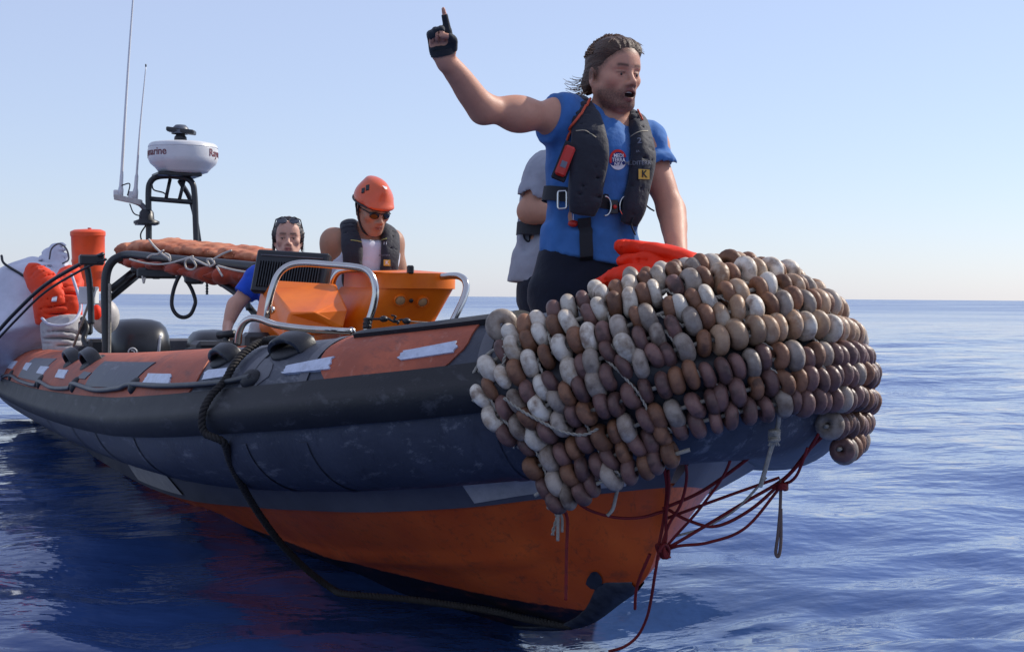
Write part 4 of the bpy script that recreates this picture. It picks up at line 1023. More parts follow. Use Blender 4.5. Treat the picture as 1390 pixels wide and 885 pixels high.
    def ring(px, py, w, h, rad, m, nm, corner=.3, n=28):
        c, nn = hit_px(b3, px, py, .010); a = np.linspace(0, 2*pi, n, endpoint=False); xx = np.sign(np.cos(a))*np.abs(np.cos(a))**corner*w/2; yy = np.sign(np.sin(a))*np.abs(np.sin(a))**corner*h/2
        x_ = nrm(CR-nn*(CR@nn)); y_ = np.cross(nn, x_); P = c+xx[:, None]*x_+yy[:, None]*y_; P = np.vstack([P, P[:2]])
        return MB().tube(P, rad, 7, caps=False).build(nm, m, jk)
    ring(765, 272, .030, .056, .0038, M_STEEL, 'buckle')
    for sx in (-1, 1):
        a = np.linspace(-pi*.55, pi*.55, 16); c, nn = hit_px(b3, 832+sx*2, 280, .016); x_ = nrm(CR-nn*(CR@nn)); y_ = np.cross(nn, x_)
        P = c+(-sx*np.cos(a)*.020+sx*.030)[:, None]*x_+(np.sin(a)*.030)[:, None]*y_
        MB().tube(P, .0030, 7).build('clip_hook', M_STEEL, jk)
    c, nn = hit_px(b3, 831, 281, .010); MB().box(c, (.030, .006, .044), np.array([nrm(CR-nn*(CR@nn)), nn, np.cross(nn, nrm(CR-nn*(CR@nn)))])*[[1], [1], [-1]], .002).build('clip_plate', M_BLACK, jk, smooth=False)
    MB().ball(c+nn*.008, (.007, .007, .007), 8).build('red_button', M_REDPL, jk)
    P = px_path(bb, [(793, 296), (795, 325), (797, 366)], .006); sd = nrm(np.cross(P[-1]-P[0], CF)); rows = [[q-sd*.021, q-sd*.021-CF*.004, q+sd*.021-CF*.004, q+sd*.021] for q in P]
    auto(MB().grid(np.array(rows), cv=True).build('crotch_strap', M_WEB, jk), 40)
    c, nn = hit_px(bb, 781, 302, .012); MB().ball(c, (.017, .008, .011), 10, np.array([CR, -CF, CU])).build('red_toggle', M_REDPL, jk); MB().tube(np.array([c+CU*.006, c+CU*.032+CR*.001]), .0015, 5).build('toggle_cord', M_WHITEINK, jk)
    # red radio on the shoulder strap
    ax = nrm(at(757, 238, 4.5)-at(773, 198, 4.5)); hq, n0 = hit_px(bb, 792, 219); h0 = at(767, 219, (hq-CAM)@CF+.005); n0 = nrm(n0-CF); nz = nrm(n0-ax*(n0@ax)); sx = np.cross(ax, nz); A3 = np.array([sx, nz, ax])
    MB().box(h0-nz*.012, (.046, .012, .125), A3, .004).build('radio_pouch', M_WEB, jk, smooth=False); rd = MB().box(h0, (.034, .028, .098), A3, .006).build('radio', M_REDPL, jk, smooth=False)
    MB().box(h0+nz*.0148+ax*.012, (.018, .002, .020), A3).build('radio_label', M_GREYINK, rd, smooth=False)
    P = px_path(bb, [(771, 196), (770, 188), (774, 178), (786, 160), (796, 144), (803, 132)], .006, 40); MB().tube(P, .0042, 6).build('radio_cord', mat('orange_cord', srgb(206, 78, 44), .6), jk)
    P = px_path(bb, [(856, 141), (864, 150), (871, 164)], .005, 20)
    if len(P) > 2: MB().tube(P, .0035, 6).build('collar_piping', bpy.data.materials['orange_cord'], jk)
    for pp in ([(782, 178), (795, 178), (809, 187)], [(853, 188), (866, 180), (879, 178)]):
        P = px_path(bv, pp, .001, 20)
        if len(P) > 2: MB().tube(P, .0016, 5).build('pale_piping', M_PIPE, jk)
    P = [at(876, 278, 4.55), at(882, 283, 4.55), at(887, 286, 4.56)]; MB().tube(spline(P, 10), .007, 6, flat=.4).build('strap_end', M_WEB, jk)
    P = [at(860, 296, 4.48), at(857, 305, 4.48), at(860, 314, 4.48), at(862, 318, 4.49)]; MB().tube(spline(P, 14), .006, 6, flat=.4).build('strap_end', M_WEB, jk)
    # marks: gold badge with K, grey lettering, round club print on the shirt
    c, nn = hit_px(bv, 873, 237, .004)
    if c is not None:
        x_ = nrm(CR-nn*(CR@nn)); y_ = np.cross(nn, x_); bd = MB().box(c, (.042, .031, .003), np.array([x_, y_, nn])).build('badge', M_GOLD, jk, smooth=False)
        MB().box(c+nn*.0003, (.046, .035, .002), np.array([x_, y_, nn])).build('badge_edge', M_INK, jk, smooth=False)
        text_obj('letter_k', 'K', .032, M_INK, c+nn*.003, x_, y_, bd, .002)
    for tx, px, py, sz in (('2', 868, 192, .030), ('MEDITERR', 866, 222, .018), ('EA', 866, 206, .010)):
        c, nn = hit_px(bv, px, py, .003)
        if c is not None: x_ = nrm(CR-nn*(CR@nn)); o = text_obj('jacket_lettering', tx, sz, M_GREYINK, c, x_, np.cross(nn, x_), jk, .0008); drape(o, bv, .0015)
    c, nn = hit_px(bt, 838, 217, .003); x_ = nrm(CR-nn*(CR@nn)); y_ = np.cross(nn, x_)
    a = np.linspace(0, 2*pi, 32, endpoint=False); R_ = .032
    def disc(nm, fn, m, o_): 
        rows = np.array([[c+nn*o_+x_*q[0]+y_*q[1] for q in fn(k_)] for k_ in np.linspace(0, 1, 6)]); o = MB().grid(rows).build(nm, m, tee); drape(o, bt, .002+o_*.8); return o
    disc('club_print', lambda k_: [(R_*k_*math.cos(t_), R_*k_*math.sin(t_)) for t_ in np.linspace(0, 2*pi, 33)], mat('navy_print', srgb(34, 52, 120), .8, var=.1), .0)
    disc('club_print_red', lambda k_: [((R_*(.74+.26*k_))*math.cos(t_), (R_*(.74+.26*k_))*math.sin(t_)) for t_ in np.linspace(.3, pi*1.12, 24)], mat('red_print', srgb(210, 48, 44), .8, var=.1), .001)
    disc('club_print_white', lambda k_: [(R_*math.cos(t_)*(1-.0*k_), R_*math.sin(t_)*(1-.42*k_*abs(math.sin((t_-pi*1.12)/(pi*.86)*pi)))) for t_ in np.linspace(pi*1.12, pi*1.98, 24)], M_WHITEINK, .001)
    for i, tx in enumerate(('MEDI', 'TERRA', 'NEA')):
        o = text_obj('club_lettering', tx, .0165, M_WHITEINK, c+nn*.003+y_*(.012-.0135*i)+x_*.001, x_, y_, tee, .0006); drape(o, bt, .0045)
    return root
standing_man()
# ---- the helmsman in an orange helmet, looking down behind the console
def helmet_man():
    D = 7.5; fB = cdir(.34, -.94); hips = at(488, 425, D); neck = at(497, 318, D); u = nrm(neck-hips); r, f, _ = frame_of(fB); r = nrm(r-u*(r@u)); f = np.cross(u, r); f = f if f@fB > 0 else -f
    root = thing('person', (hips[0], hips[1], .27), 'older man in orange helmet, sunglasses and white tank top behind the console', 'person')
    S = [(hips, r, f, .17, .12), (at(490, 395, D), r, f, .155, .12), (at(493, 362, D), r, f, .165, .122), (at(495, 335, D), r, f, .17, .108), (at(497, 322, D), r, f, .11, .08)]
    hc = at(506, 283, D-.10); hf = cdir(.50, -.78, -.42)
    shR, elR, wrR = at(453, 327, D-.06), at(443, 392, D-.02), at(470, 432, D-.28); shL, elL, wrL = at(531, 328, D+.10), at(545, 380, D+.12), at(558, 425, D-.15)
    hR, hL = hips+r*.09-u*.02, hips-r*.09-u*.02
    kR, kL = [np.array([h[0]+.04, h[1], .66]) for h in (hR, hL)]; aR, aL = [np.array([h[0], h[1], .36]) for h in (hR, hL)]
    fd = Field(*body_grid([hips, hc, elR, wrR, elL, wrL, aR, aL, hc+[0, 0, .1]], .15, .009, [head_fine(hc, .0042)]))
    fd.loft(S, k=.05); fd.chain([neck, at(500, 308, D-.04), hc+[0, 0, -.05]], [.070, .062, .058], .03)
    fd.cone(neck-[0, 0, .03], shR, .05, .05, .05); fd.cone(neck-[0, 0, .03], shL, .05, .05, .05)
    arm(fd, shR, elR, wrR, 1.0, .05, 1.0); arm(fd, shL, elL, wrL, 1.0, .05, .95); leg(fd, hR, kR, aR, fB); leg(fd, hL, kL, aL, fB)
    for w_, e_ in ((wrR, elR), (wrL, elL)): hand(fd, w_, w_-e_, -u+f*.3, 1 if w_ is wrR else -1, GRIP)
    H = build_head(fd, hc, hf, (0, 0, 1), 1.02); base = srgb(180, 134, 108)
    field_obj('body', fd, M_SKIN, root, lambda V: head_colors(H, V, base, beard=.18, hairc=srgb(110, 100, 92), beardc=srgb(150, 130, 120)))
    W = H['W']; A = H['A']; s = H['S']
    t = Field(*body_grid([hips, shR, shL, neck], .22, .009, [])); t.loft(S, k=.05, extra=.020); t.wrinkle(folds(.006, 40, 30, 2), out=0.0033000000000000004)
    t.ell(neck+f*.05+u*.025, (.075, .075, .060), None, .01, 'sub')
    for q in (shR, shL): t.ell(q-u*.02, (.075, .10, .085), np.array([r, f, u]), .01, 'sub')
    t.cut(hips-u*.02, -u); t.cut(neck-u*.005, u+f*.3); tk = field_obj('tank_top', t, M_TANK, root, it=2)
    p = Field(*body_grid([hips, aR, aL], .16, .012, [])); p.loft([(hips-u*.05, r, f, .175, .13), (hips+u*.03, r, f, .172, .125)]); leg(p, hR, kR, aR, fB, 1.2); leg(p, hL, kL, aL, fB, 1.2); p.cut([0, 0, .42], (0, 0, -1)); field_obj('trousers', p, M_PANTS, root, it=2)
    jk = lifejacket('lifejacket', at(495, 352, D), r, f, u, M_JKT, root, sc=.98, w=.052)
    bv = bvh_of(jk)
    for pp in ([(476, 326), (484, 327), (492, 329)], [(511, 330), (518, 326), (525, 324)]):
        P = px_path(bv, pp, .001, 16)
        if len(P) > 3: MB().tube(P, .0022, 5).build('pale_piping', mat('lime_piping', srgb(190, 200, 120), .6), jk)
    c, nn = hit_px(bv, 525, 357, .004)
    if c is not None:
        x_ = nrm(CR-nn*(CR@nn)); y_ = np.cross(nn, x_); bd = MB().box(c, (.036, .032, .003), np.array([x_, y_, nn])).build('badge', M_GOLD, jk, smooth=False); text_obj('letter_k', 'K', .030, M_WHITEINK, c+nn*.003, x_, y_, bd, .002)
    c, nn = hit_px(bv, 523, 331, .003)
    if c is not None: x_ = nrm(CR-nn*(CR@nn)); drape(text_obj('jacket_lettering', '11', .024, M_WHITEINK, c, x_, np.cross(nn, x_), jk, .0008), bv, .0015)
    c, nn = hit_px(bv, 522, 347, .003)
    if c is not None: x_ = nrm(CR-nn*(CR@nn)); drape(text_obj('jacket_lettering', 'MEDITERR', .013, M_GREYINK, c, x_, np.cross(nn, x_), jk, .0008), bv, .0015)
    # helmet
    h = Field(*body_grid([hc+[0, 0, .04]], .19, .0048, []))
    h.ell(W(0, -.012, .048), np.array([.098, .122, .094])*s, A, .02); h.ell(W(0, .075, .040), np.array([.075, .05, .022])*s, A, .02)
    h.ell(W(0, -.01, .128), np.array([.034, .09, .020])*s, A, .05)
    h.cut(W(0, .03, .030), -A[2]*.97-A[1]*.0, .006); h.ell(W(0, -.01, .02), np.array([.085, .107, .085])*s, A, .004, 'sub')
    hm_ = field_obj('helmet', h, mat('helmet_orange', srgb(226, 96, 50), .32, var=.12, scale=12, coat=.2), root, it=2)
    bh = bvh_of(hm_)
    rim = [W(math.sin(a)*.099, -.012+math.cos(a)*.124, .030) for a in np.linspace(0, 2*pi, 40)]; MB().tube(np.array(rim), .005, 6).build('helmet_rim', M_BLACK, hm_)
    for px, py, w, hh in ((493, 259, 5, 8), (499, 255, 5, 9)):
        c, nn = hit_px(bh, px, py, .001)
        if c is not None: x_ = nrm(CR-nn*(CR@nn)); y_ = np.cross(nn, x_); MB().box(c, (w/257, hh/257, .006), np.array([x_, y_, nn]), .002).build('vent', M_BLACK, hm_, smooth=False)
    c, nn = hit_px(bh, 522, 255, .002)
    if c is not None: x_ = nrm(CR-nn*(CR@nn)); y_ = np.cross(nn, x_); MB().add(np.array([c-x_*.014+y_*.008, c+x_*.014+y_*.008, c-y_*.014+nn*.004]), [(0, 2, 1)]).build('helmet_badge', M_WHITEINK, hm_, smooth=False)
    for sd in (-1, 1): MB().tube(spline([W(sd*.082, .0, .035), W(sd*.080, .01, -.03), W(sd*.055, .05, -.105), W(0, .070, -.128)], 24), .006, 6, flat=.4).build('chin_strap', M_WEB, hm_); MB().tube(spline([W(sd*.080, -.05, .03), W(sd*.080, .0, -.04)], 8), .006, 6, flat=.4).build('chin_strap', M_WEB, hm_)
    hb = Field(*body_grid([hc], .13, .006, [])); hb.ell(W(0, -.03, .0), np.array([.078, .085, .06])*s, A); hb.cut(W(0, .0, 0), A[1]); hb.cut(W(0, 0, -.045), -A[2]); field_obj('hair', hb, mat('grey_hair', srgb(130, 122, 114), .6), root)
    gl = MB()
    for sd in (-1, 1): gl.ball(W(sd*.033, .093, -.004), np.array([.026, .006, .019])*s, 9, np.array([nrm(A[0]-A[1]*sd*.25), nrm(A[1]+A[0]*sd*.25), A[2]]))
    sg = gl.build('sunglasses', mat('dark_lens', srgb(26, 22, 24), .08, var=.05, spec=.8), root)
    fr = MB(); fr.tube(np.array([W(-.060, .084, .006), W(-.03, .102, .012), W(0, .104, .008), W(.03, .102, .012), W(.060, .084, .006)]), .0035, 6)
    for sd in (-1, 1): fr.tube(np.array([W(sd*.060, .084, .006), W(sd*.080, -.01, .004)]), .003, 6)
    fr.build('glasses_frame', M_BLACK, sg)
helmet_man()

# ---- the woman at the throttle, seen over the screen
def seated_woman():
    D = 8.0; fB = cdir(.10, -1); hips = at(388, 462, D); neck = at(391, 362, D); u = nrm(neck-hips); r, f, _ = frame_of(fB)
    root = thing('person', (hips[0], hips[1], .27), 'woman in blue t-shirt with sunglasses on her dark hair, hand on the throttle', 'person')
    S = [(hips, r, f, .165, .12), (at(389, 430, D), r, f, .125, .10), (at(390, 400, D), r, f, .145, .115), (at(391, 376, D), r, f, .15, .095), (neck, r, f, .09, .07)]
    hc = at(391, 324, D-.06); hf = cdir(.16, -.98, .03)
    shR, elR, wrR = at(348, 378, D), at(320, 414, D-.06), at(309, 442, D-.10); shL, elL, wrL = at(430, 380, D+.02), at(446, 425, D-.02), at(420, 440, D-.25)
    hR, hL = hips+r*.09, hips-r*.09; kR, kL = [h+f*.38+np.array([0, 0, -.02]) for h in (hR, hL)]; aR, aL = [np.array([k[0]-.0, k[1], .34]) for k in (kR, kL)]
    fd = Field(*body_grid([hips, hc, wrR, wrR+[0, 0, -.1], elL, wrL, aR, aL, hc+[0, 0, .1]], .14, .009, [head_fine(hc, .0042), (wrR+np.array([0, 0, -.05]), .09, .005)]))
    fd.loft(S, k=.05); fd.chain([neck, at(391, 350, D-.03), hc+[0, 0, -.05]], [.060, .050, .050], .03)
    fd.cone(neck-[0, 0, .03], shR, .045, .042, .05); fd.cone(neck-[0, 0, .03], shL, .045, .042, .05)
    arm(fd, shR, elR, wrR, .92, .045, .92); arm(fd, shL, elL, wrL, .92, .045, .92); leg(fd, hR, kR, aR, fB, .95); leg(fd, hL, kL, aL, fB, .95)
    hand(fd, wrR, nrm(at(308, 462, D-.20)-wrR), nrm(cdir(.75, .6, -.25)), -1, [(.7, 1.1, .7), (.75, 1.15, .7), (.8, 1.2, .7), (.8, 1.2, .7)], .92, [(.034, .030, .006), (.050, .052, .020), (.046, .072, .036), (.030, .086, .044)])
    hand(fd, wrL, wrL-elL, -u, -1, GRIP, .9)
    H = build_head(fd, hc, hf, (0, 0, 1), .96, male=False); base = srgb(216, 166, 144)
    field_obj('body', fd, M_SKIN, root, lambda V: head_colors(H, V, base, hairc=srgb(60, 44, 36), lips=srgb(176, 96, 90)))
    eyes(H, root, (.002, 0)); W = H['W']; A = H['A']; s = H['S']
    t = Field(*body_grid([hips, shR, shL, neck], .22, .0085, [])); t.loft(S, k=.05, extra=.018)
    t.cone(neck-[0, 0, .03], shR, .058, .064, .05); t.cone(neck-[0, 0, .03], shL, .058, .064, .05); t.cone(shR, shR+(elR-shR)*.55, .068, .064, .03); t.cone(shL, shL+(elL-shL)*.55, .068, .064, .03)
    t.wrinkle(folds(.006, 45, 34, 3), out=0.0033000000000000004); 
    for a_, b_ in ((shR, elR), (shL, elL)): dd = nrm(b_-a_); q = a_+(b_-a_)*.52; t.cone(q+dd*.07, q+dd*.2, .072, .08, .004, 'sub')
    t.ell(neck+f*.03, (.07, .07, .06), None, .01, 'sub'); t.cut(hips-u*.03, -u); field_obj('t_shirt', t, M_TEEB, root, it=2)
    p = Field(*body_grid([hips, aR, aL, kR, kL], .16, .012, [])); p.loft([(hips-u*.05, r, f, .172, .13), (hips+u*.03, r, f, .165, .122)]); leg(p, hR, kR, aR, fB, 1.1); leg(p, hL, kL, aL, fB, 1.1); p.cut([0, 0, .40], (0, 0, -1)); field_obj('trousers', p, M_PANTS, root, it=2)
    h = Field(*body_grid([hc], .17, .0050, [])); h.ell(W(0, -.018, .038), np.array([.086, .106, .094])*s, A, .02); h.ell(W(0, -.11, .0), np.array([.04, .035, .04])*s, A, .02)
    for sd in (-1, 1): h.cone(W(sd*.078, .0, .03), W(sd*.080, -.02, -.085), .016*s, .008*s, .02)
    h.wrinkle(lambda P: .0016*np.sin(np.arctan2(((P-hc)@A[0]), ((P-hc)@A[2])+.03)*34)); h.cut(W(0, .078, .066), nrm(A[1]*.70-A[2]*.50), .008); h.ell(W(0, .112, .015), np.array([.062, .085, .060])*s, A, .012, 'sub'); h.ell(W(0, .10, -.06), np.array([.066, .10, .09])*s, A, .01, 'sub')
    field_obj('hair', h, M_HAIRDK, root, it=1)
    rg = np.random.RandomState(8); L = []
    for i in range(30):
        sd = rg.choice([-1, 1]); b = np.array([sd*(.080+rg.uniform(0, .006)), rg.uniform(-.03, .015), rg.uniform(.0, .04)]); q = [b]
        for k_ in range(8): q.append(q[-1]+np.array([sd*rg.uniform(-.002, .003), rg.uniform(-.004, .002), -.015]))
        L.append(q)
    strands(H, root, M_HAIRDK, L)
    gl = MB()
    for sd in (-1, 1): gl.ball(W(sd*.036, .078, .098), np.array([.031, .007, .022])*s, 9, np.array([A[0], nrm(A[1]+A[2]*.7), nrm(A[2]-A[1]*.7)]))
    sg = gl.build('sunglasses', mat('smoke_lens', srgb(70, 74, 84), .10, var=.05, spec=.8), root)
    fr = MB(); fr.tube(np.array([W(-.070, .068, .104), W(-.036, .082, .118), W(0, .084, .112), W(.036, .082, .118), W(.070, .068, .104)]), .0035, 6)
    for sd in (-1, 1): fr.tube(np.array([W(sd*.070, .068, .104), W(sd*.088, -.02, .045)]), .003, 6)
    fr.build('glasses_frame', M_BLACK, sg)
seated_woman()

# ---- the man bent forward behind the standing man
def grey_man():
    D = 5.6; fB = cdir(.80, -.35); hips = at(752, 395, D); neck = at(766, 214, D); u = nrm(neck-hips); r, f, _ = frame_of(fB); r = nrm(r-u*(r@u)); f = np.cross(u, r); f = f if f@fB > 0 else -f
    root = thing('person', (hips[0], hips[1], .28), 'person in grey t-shirt with black belt, mostly hidden behind the standing man', 'person')
    S = [(hips, r, f, .165, .125), (at(752, 340, D), r, f, .145, .115), (at(755, 290, D), r, f, .155, .120), (at(760, 245, D), r, f, .17, .115), (at(764, 224, D), r, f, .14, .09), (neck, r, f, .09, .07)]
    hc = at(790, 193, D-.02); hf = cdir(.8, -.3, -.6)
    shR, elR, wrR = at(742, 238, D-.14), at(719, 287, D-.16), at(768, 292, D-.22); shL, elL, wrL = at(785, 238, D+.15), at(790, 300, D+.22), at(812, 300, D+.1)
    hR, hL = hips+r*.09, hips-r*.09; kR, kL = [np.array([h[0]+.05, h[1], .67]) for h in (hR, hL)]; aR, aL = [np.array([h[0], h[1], .36]) for h in (hR, hL)]
    fd = Field(*body_grid([hips, hc, elR, wrR, wrL, elL, aR, aL], .16, .010, [head_fine(hc, .005)]))
    fd.loft(S, k=.05); fd.chain([neck, hc-nrm(hf)*.02], [.065, .058], .03); fd.cone(neck-u*.04, shR, .05, .05, .05); fd.cone(neck-u*.04, shL, .05, .05, .05)
    arm(fd, shR, elR, wrR, 1.0, .05, .98); arm(fd, shL, elL, wrL, 1.0, .05, .98); leg(fd, hR, kR, aR, fB); leg(fd, hL, kL, aL, fB)
    hand(fd, wrR, wrR-elR, -u, 1, GRIP); hand(fd, wrL, wrL-elL, -u, -1, GRIP)
    H = build_head(fd, hc, hf, (.3, 0, 1), .98); base = srgb(198, 146, 120)
    field_obj('body', fd, M_SKIN, root, lambda V: head_colors(H, V, base)); eyes(H, root)
    h = Field(*body_grid([hc], .15, .006, [])); h.ell(H['W'](0, -.02, .04), np.array([.082, .103, .090]), H['A']); h.cut(H['W'](0, .078, .066), nrm(H['A'][1]*.66-H['A'][2]*.75), .008); field_obj('hair', h, M_HAIRDK, root)
    t = Field(*body_grid([hips-u*.05, shR, shL, neck], .22, .0085, [])); t.loft(S, k=.05, extra=.016); t.loft([(at(744, 392, D), r, f, .165, .14), (at(751, 330, D), r, f, .150, .125)], k=.03, extra=.012)
    t.cone(neck-u*.04, shR, .06, .066, .05); t.cone(neck-u*.04, shL, .06, .066, .05); t.cone(shR, shR+(elR-shR)*.55, .070, .068, .03); t.cone(shL, shL+(elL-shL)*.5, .070, .068, .03)
    for a_, b_ in ((shR, elR), (shL, elL)): dd = nrm(b_-a_); q = a_+(b_-a_)*.40; t.cone(q+dd*.075, q+dd*.2, .078, .085, .004, 'sub')
    t.wrinkle(folds(.008, 38, 28, 5), out=0.0044); t.wrinkle(folds(.004, 80, 70, 1), out=0.0022); t.cut(at(744, 387, D), -u); t.ell(neck+u*.02, (.08, .08, .05), None, .01, 'sub'); field_obj('t_shirt', t, M_TEEG, root, it=2)
    p = Field(*body_grid([hips, aR, aL], .16, .012, [])); p.loft([(hips-u*.06, r, f, .172, .135), (hips+u*.06, r, f, .165, .13)]); leg(p, hR, kR, aR, fB, 1.15); leg(p, hL, kL, aL, fB, 1.15); p.cut([0, 0, .42], (0, 0, -1)); field_obj('trousers', p, M_PANTS, root, it=2)
    band(at(753, 315, D), r, f, .170, .140, u, .050, .006, M_WEB, 'waist_belt', root)
    a = at(716, 304, D-.1); MB().tube(spline([a, at(710, 312, D-.1), at(712, 324, D-.1), at(718, 328, D-.1), at(719, 320, D-.1)], 20), .010, 6, flat=.35).build('strap_end', M_WEB, root)
grey_man()
# ---------------------------------------------------------------- console, mast, engines, gear and ropes
def at_x(px, py, X):
    d = CF+CR*(px-695)/FPX+CU*(442.5-py)/FPX; return CAM+d*((X-CAM[0])/d[0])
def pp(pts): return [at(*p) for p in pts]
# -- steering console (part of the boat)
def pod():
    X0 = -2.42; yl, yr = at_x(503, 372, X0)[1], at_x(610, 380, X0)[1]; yb0, yb1 = at_x(470, 440, X0)[1], at_x(594, 440, X0)[1]
    zt = at_x(556, 371, X0+.08)[2]; zb = at_x(540, 440, X0)[2]; rows = []
    for z, k in [(zb-.55, 0), (zb, 1)]+[(zb+(zt-.075-zb)*t, 1+t) for t in (.25, .5, .75, 1)]+[(zt-.073, 2.06), (zt-.012, 2.08), (zt, 2.04), (zt+.004, 1.9)]:
        t = np.clip(k-1, 0, 1.1); a, b = yb0+(yl-yb0)*t, yb1+(yr-yb1)*t
        if k == 0: a, b = yb0+.04, yb1-.03
        c, w = (a+b)/2, (b-a)/2; fx = X0+.02+.10*min(t, 1)+(.02 if k > 2 else 0); an = np.linspace(-pi/2, pi/2, 26)
        ring = [(fx-.16+.20*np.sign(math.cos(q))*abs(math.cos(q))**.55, c+w*math.copysign(abs(math.sin(q))**.8, math.sin(q)), z) for q in an]
        ring += [(fx-.62, c+w*.96, z+.01), (fx-.62, c-w*.96, z+.01)]; rows.append(ring)
    G = np.array(rows); mb = MB().grid(G, cv=True); top = G[-1]; k = mb.n
    mb.add(np.vstack([top, top.mean(0)+[0, 0, .012]]), [(i, (i+1) % len(top), len(top)) for i in range(len(top))])
    return auto(mb.build('console', M_ORANGE, boat), 38)
con = pod(); bc = bvh_of(con)
for px, py in ((543, 407), (573, 409)):
    c, n = hit_px(bc, px, py)
    if c is None: continue
    l = MB().lathe([(.030, -.004), (.030, .010), (.026, .014), (.024, .010)], c, n, 24).build('lamp', M_ORANGE, con)
    MB().lathe([(.024, .009), (.020, .012), (.010, .015), (.001, .016)], c, n, 20).build('lamp_lens', mat('lamp_lens', srgb(190, 150, 110), .15, var=.2), con)
c, n = hit_px(bc, 558, 408); MB().lathe([(.011, -.002), (.010, .006), (.001, .007)], c, n, 14).build('button', M_BLACK, con)
MB().box(at(557, 366, 6.7), (.03, .03, .04), None, .006).build('horn_cap', M_BLACK, con, smooth=False)
# faceted instrument pod to starboard of it
Pd = dict(A=at(373.5, 381, 7.0), B=at(457, 386, 6.92), C=at(466, 406, 6.72), D=at(472, 419, 6.60), E=at(466, 447, 6.58), F=at(385, 461, 6.50), G=at(362, 439, 6.66), H=at(369.5, 395, 6.92), P=at(393, 424, 6.56), Q=at(426, 424, 6.52))
bk = lambda k: Pd[k]+np.array([-.34, .02, -.03])
V = [Pd[k] for k in 'ABCDEFGHPQ']+[bk(k) for k in 'ABCDEFGH']
mbp = MB().add(V, [(0, 7, 8, 9, 2, 1), (7, 6, 5, 8), (8, 5, 4, 9), (9, 4, 3, 2), (0, 1, 11, 10), (1, 2, 12, 11), (2, 3, 13, 12), (3, 4, 14, 13), (4, 5, 15, 14), (5, 6, 16, 15), (6, 7, 17, 16), (7, 0, 10, 17), (10, 11, 12, 13, 14, 15, 16, 17)])
pdo = mbp.build('instrument_pod', M_ORANGE, boat, smooth=False)
bvm = pdo.modifiers.new('bevel', 'BEVEL'); bvm.width = .012; bvm.segments = 3; bvm.limit_method = 'ANGLE'
for px, py, D in ((368, 421, 6.60), (477, 450, 6.50)): MB().lathe([(.020, -.01), (.020, .008), (.012, .014), (.001, .015)], at(px, py, D), nrm(CAM-at(px, py, D)), 14).build('rail_flange', M_STEEL, pdo)
# screen seen from behind
TL, TR, BL = at(352, 340, 7.22), at(449.5, 346, 7.12), at(347, 397, 7.16); xa = nrm(TR-TL); ya = nrm(BL-TL-xa*((BL-TL)@xa)); na = np.cross(xa, ya); na = na if na@CF < 0 else -na
w_, h_ = np.linalg.norm(TR-TL), np.linalg.norm(BL-TL); cc = TL+xa*w_/2+ya*h_/2
scr = MB().box(cc, (w_, h_, .05), np.array([xa, ya, na]), .008).build('screen', M_BLACK, boat, smooth=False)
mb = MB()
for i in range(24): mb.box(cc+xa*((i-11.5)*w_*.036)+ya*h_*.08+na*.030, (.005, h_*.60, .020), np.array([xa, ya, na]))
tag(mb.build('cooling_fins', M_BLACKM, scr, smooth=False), kind='stuff')
MB().box(cc-ya*h_*.36+na*.028, (w_*.86, .006, .008), np.array([xa, ya, na]), .002).build('screen_lip', M_TUBE2, scr, smooth=False)
MB().tube(np.array([cc+ya*.05-na*.02, cc+ya*.3-na*.03]), .03, 10).build('screen_stand', M_BLACKM, scr)
# stainless rails
def rail(pts, r=.0165, name='hand_rail'): return MB().tube(spline(pp(pts), 90), r, 12).build(name, M_STEEL, boat)
rail([(362, 440, 6.52), (364, 418, 6.50), (369, 395, 6.50), (377, 374, 6.51), (390, 362, 6.52), (410, 357.5, 6.52), (445, 359.5, 6.50), (480, 362.5, 6.47), (496, 367, 6.46), (506, 378, 6.45), (510, 395, 6.44), (507, 415, 6.44), (500, 438, 6.44), (497, 450, 6.44)])
rail([(323, 466, 6.50), (325, 450, 6.48), (331, 438, 6.46), (342, 432, 6.44), (355, 434, 6.42), (375, 441, 6.40), (410, 446, 6.40), (445, 448.5, 6.42), (476, 450, 6.48)])
rail([(450, 392, 7.0), (453, 378, 6.98), (460, 369, 6.96), (472, 366, 6.94), (492, 366, 6.9)])
rail([(600, 376, 6.75), (614, 374.5, 6.70), (624, 375.5, 6.66), (631, 381, 6.62), (633, 391, 6.60), (629, 406, 6.58), (621, 423, 6.56), (610, 445, 6.55)])
# -- radar mast
D0 = 11.2
mast = rail([(202, 340, D0), (202, 300, D0), (201.5, 262, D0), (204, 248, D0), (213, 240.5, D0), (232, 239, D0), (252, 242, D0), (261, 249, D0), (264, 264, D0), (265.5, 300, D0), (267, 345, D0)], .024, 'radar_mast'); mast.data.materials[0] = M_BLACKM
def bar(pts, r, m, parent, name='brace', n=10): return MB().tube(spline(pp(pts), 40) if len(pts) > 2 else np.array(pp(pts)), r, n).build(name, m, parent)
bar([(203, 270, D0), (264, 275, D0)], .020, M_BLACKM, mast); bar([(231, 243, D0), (225, 271, D0)], .014, M_BLACKM, mast); bar([(250, 245, D0), (243, 273, D0)], .014, M_BLACKM, mast)
bar([(244, 246, D0+.1), (257, 268, D0+.25), (265, 295, D0+.45), (273, 345, D0+.6)], .020, M_BLACKM, mast)
bar([(206, 250, D0-.02), (209, 258, D0-.04), (222, 262, D0-.03), (228, 268, D0-.03)], .006, M_BLACK, mast, 'cable')
MB().box(at(240, 238, D0), (.30, .34, .025), None, .006).build('radar_plate', M_BLACKM, mast, smooth=False)
rc = at(248.5, 234, D0); R_ = .270
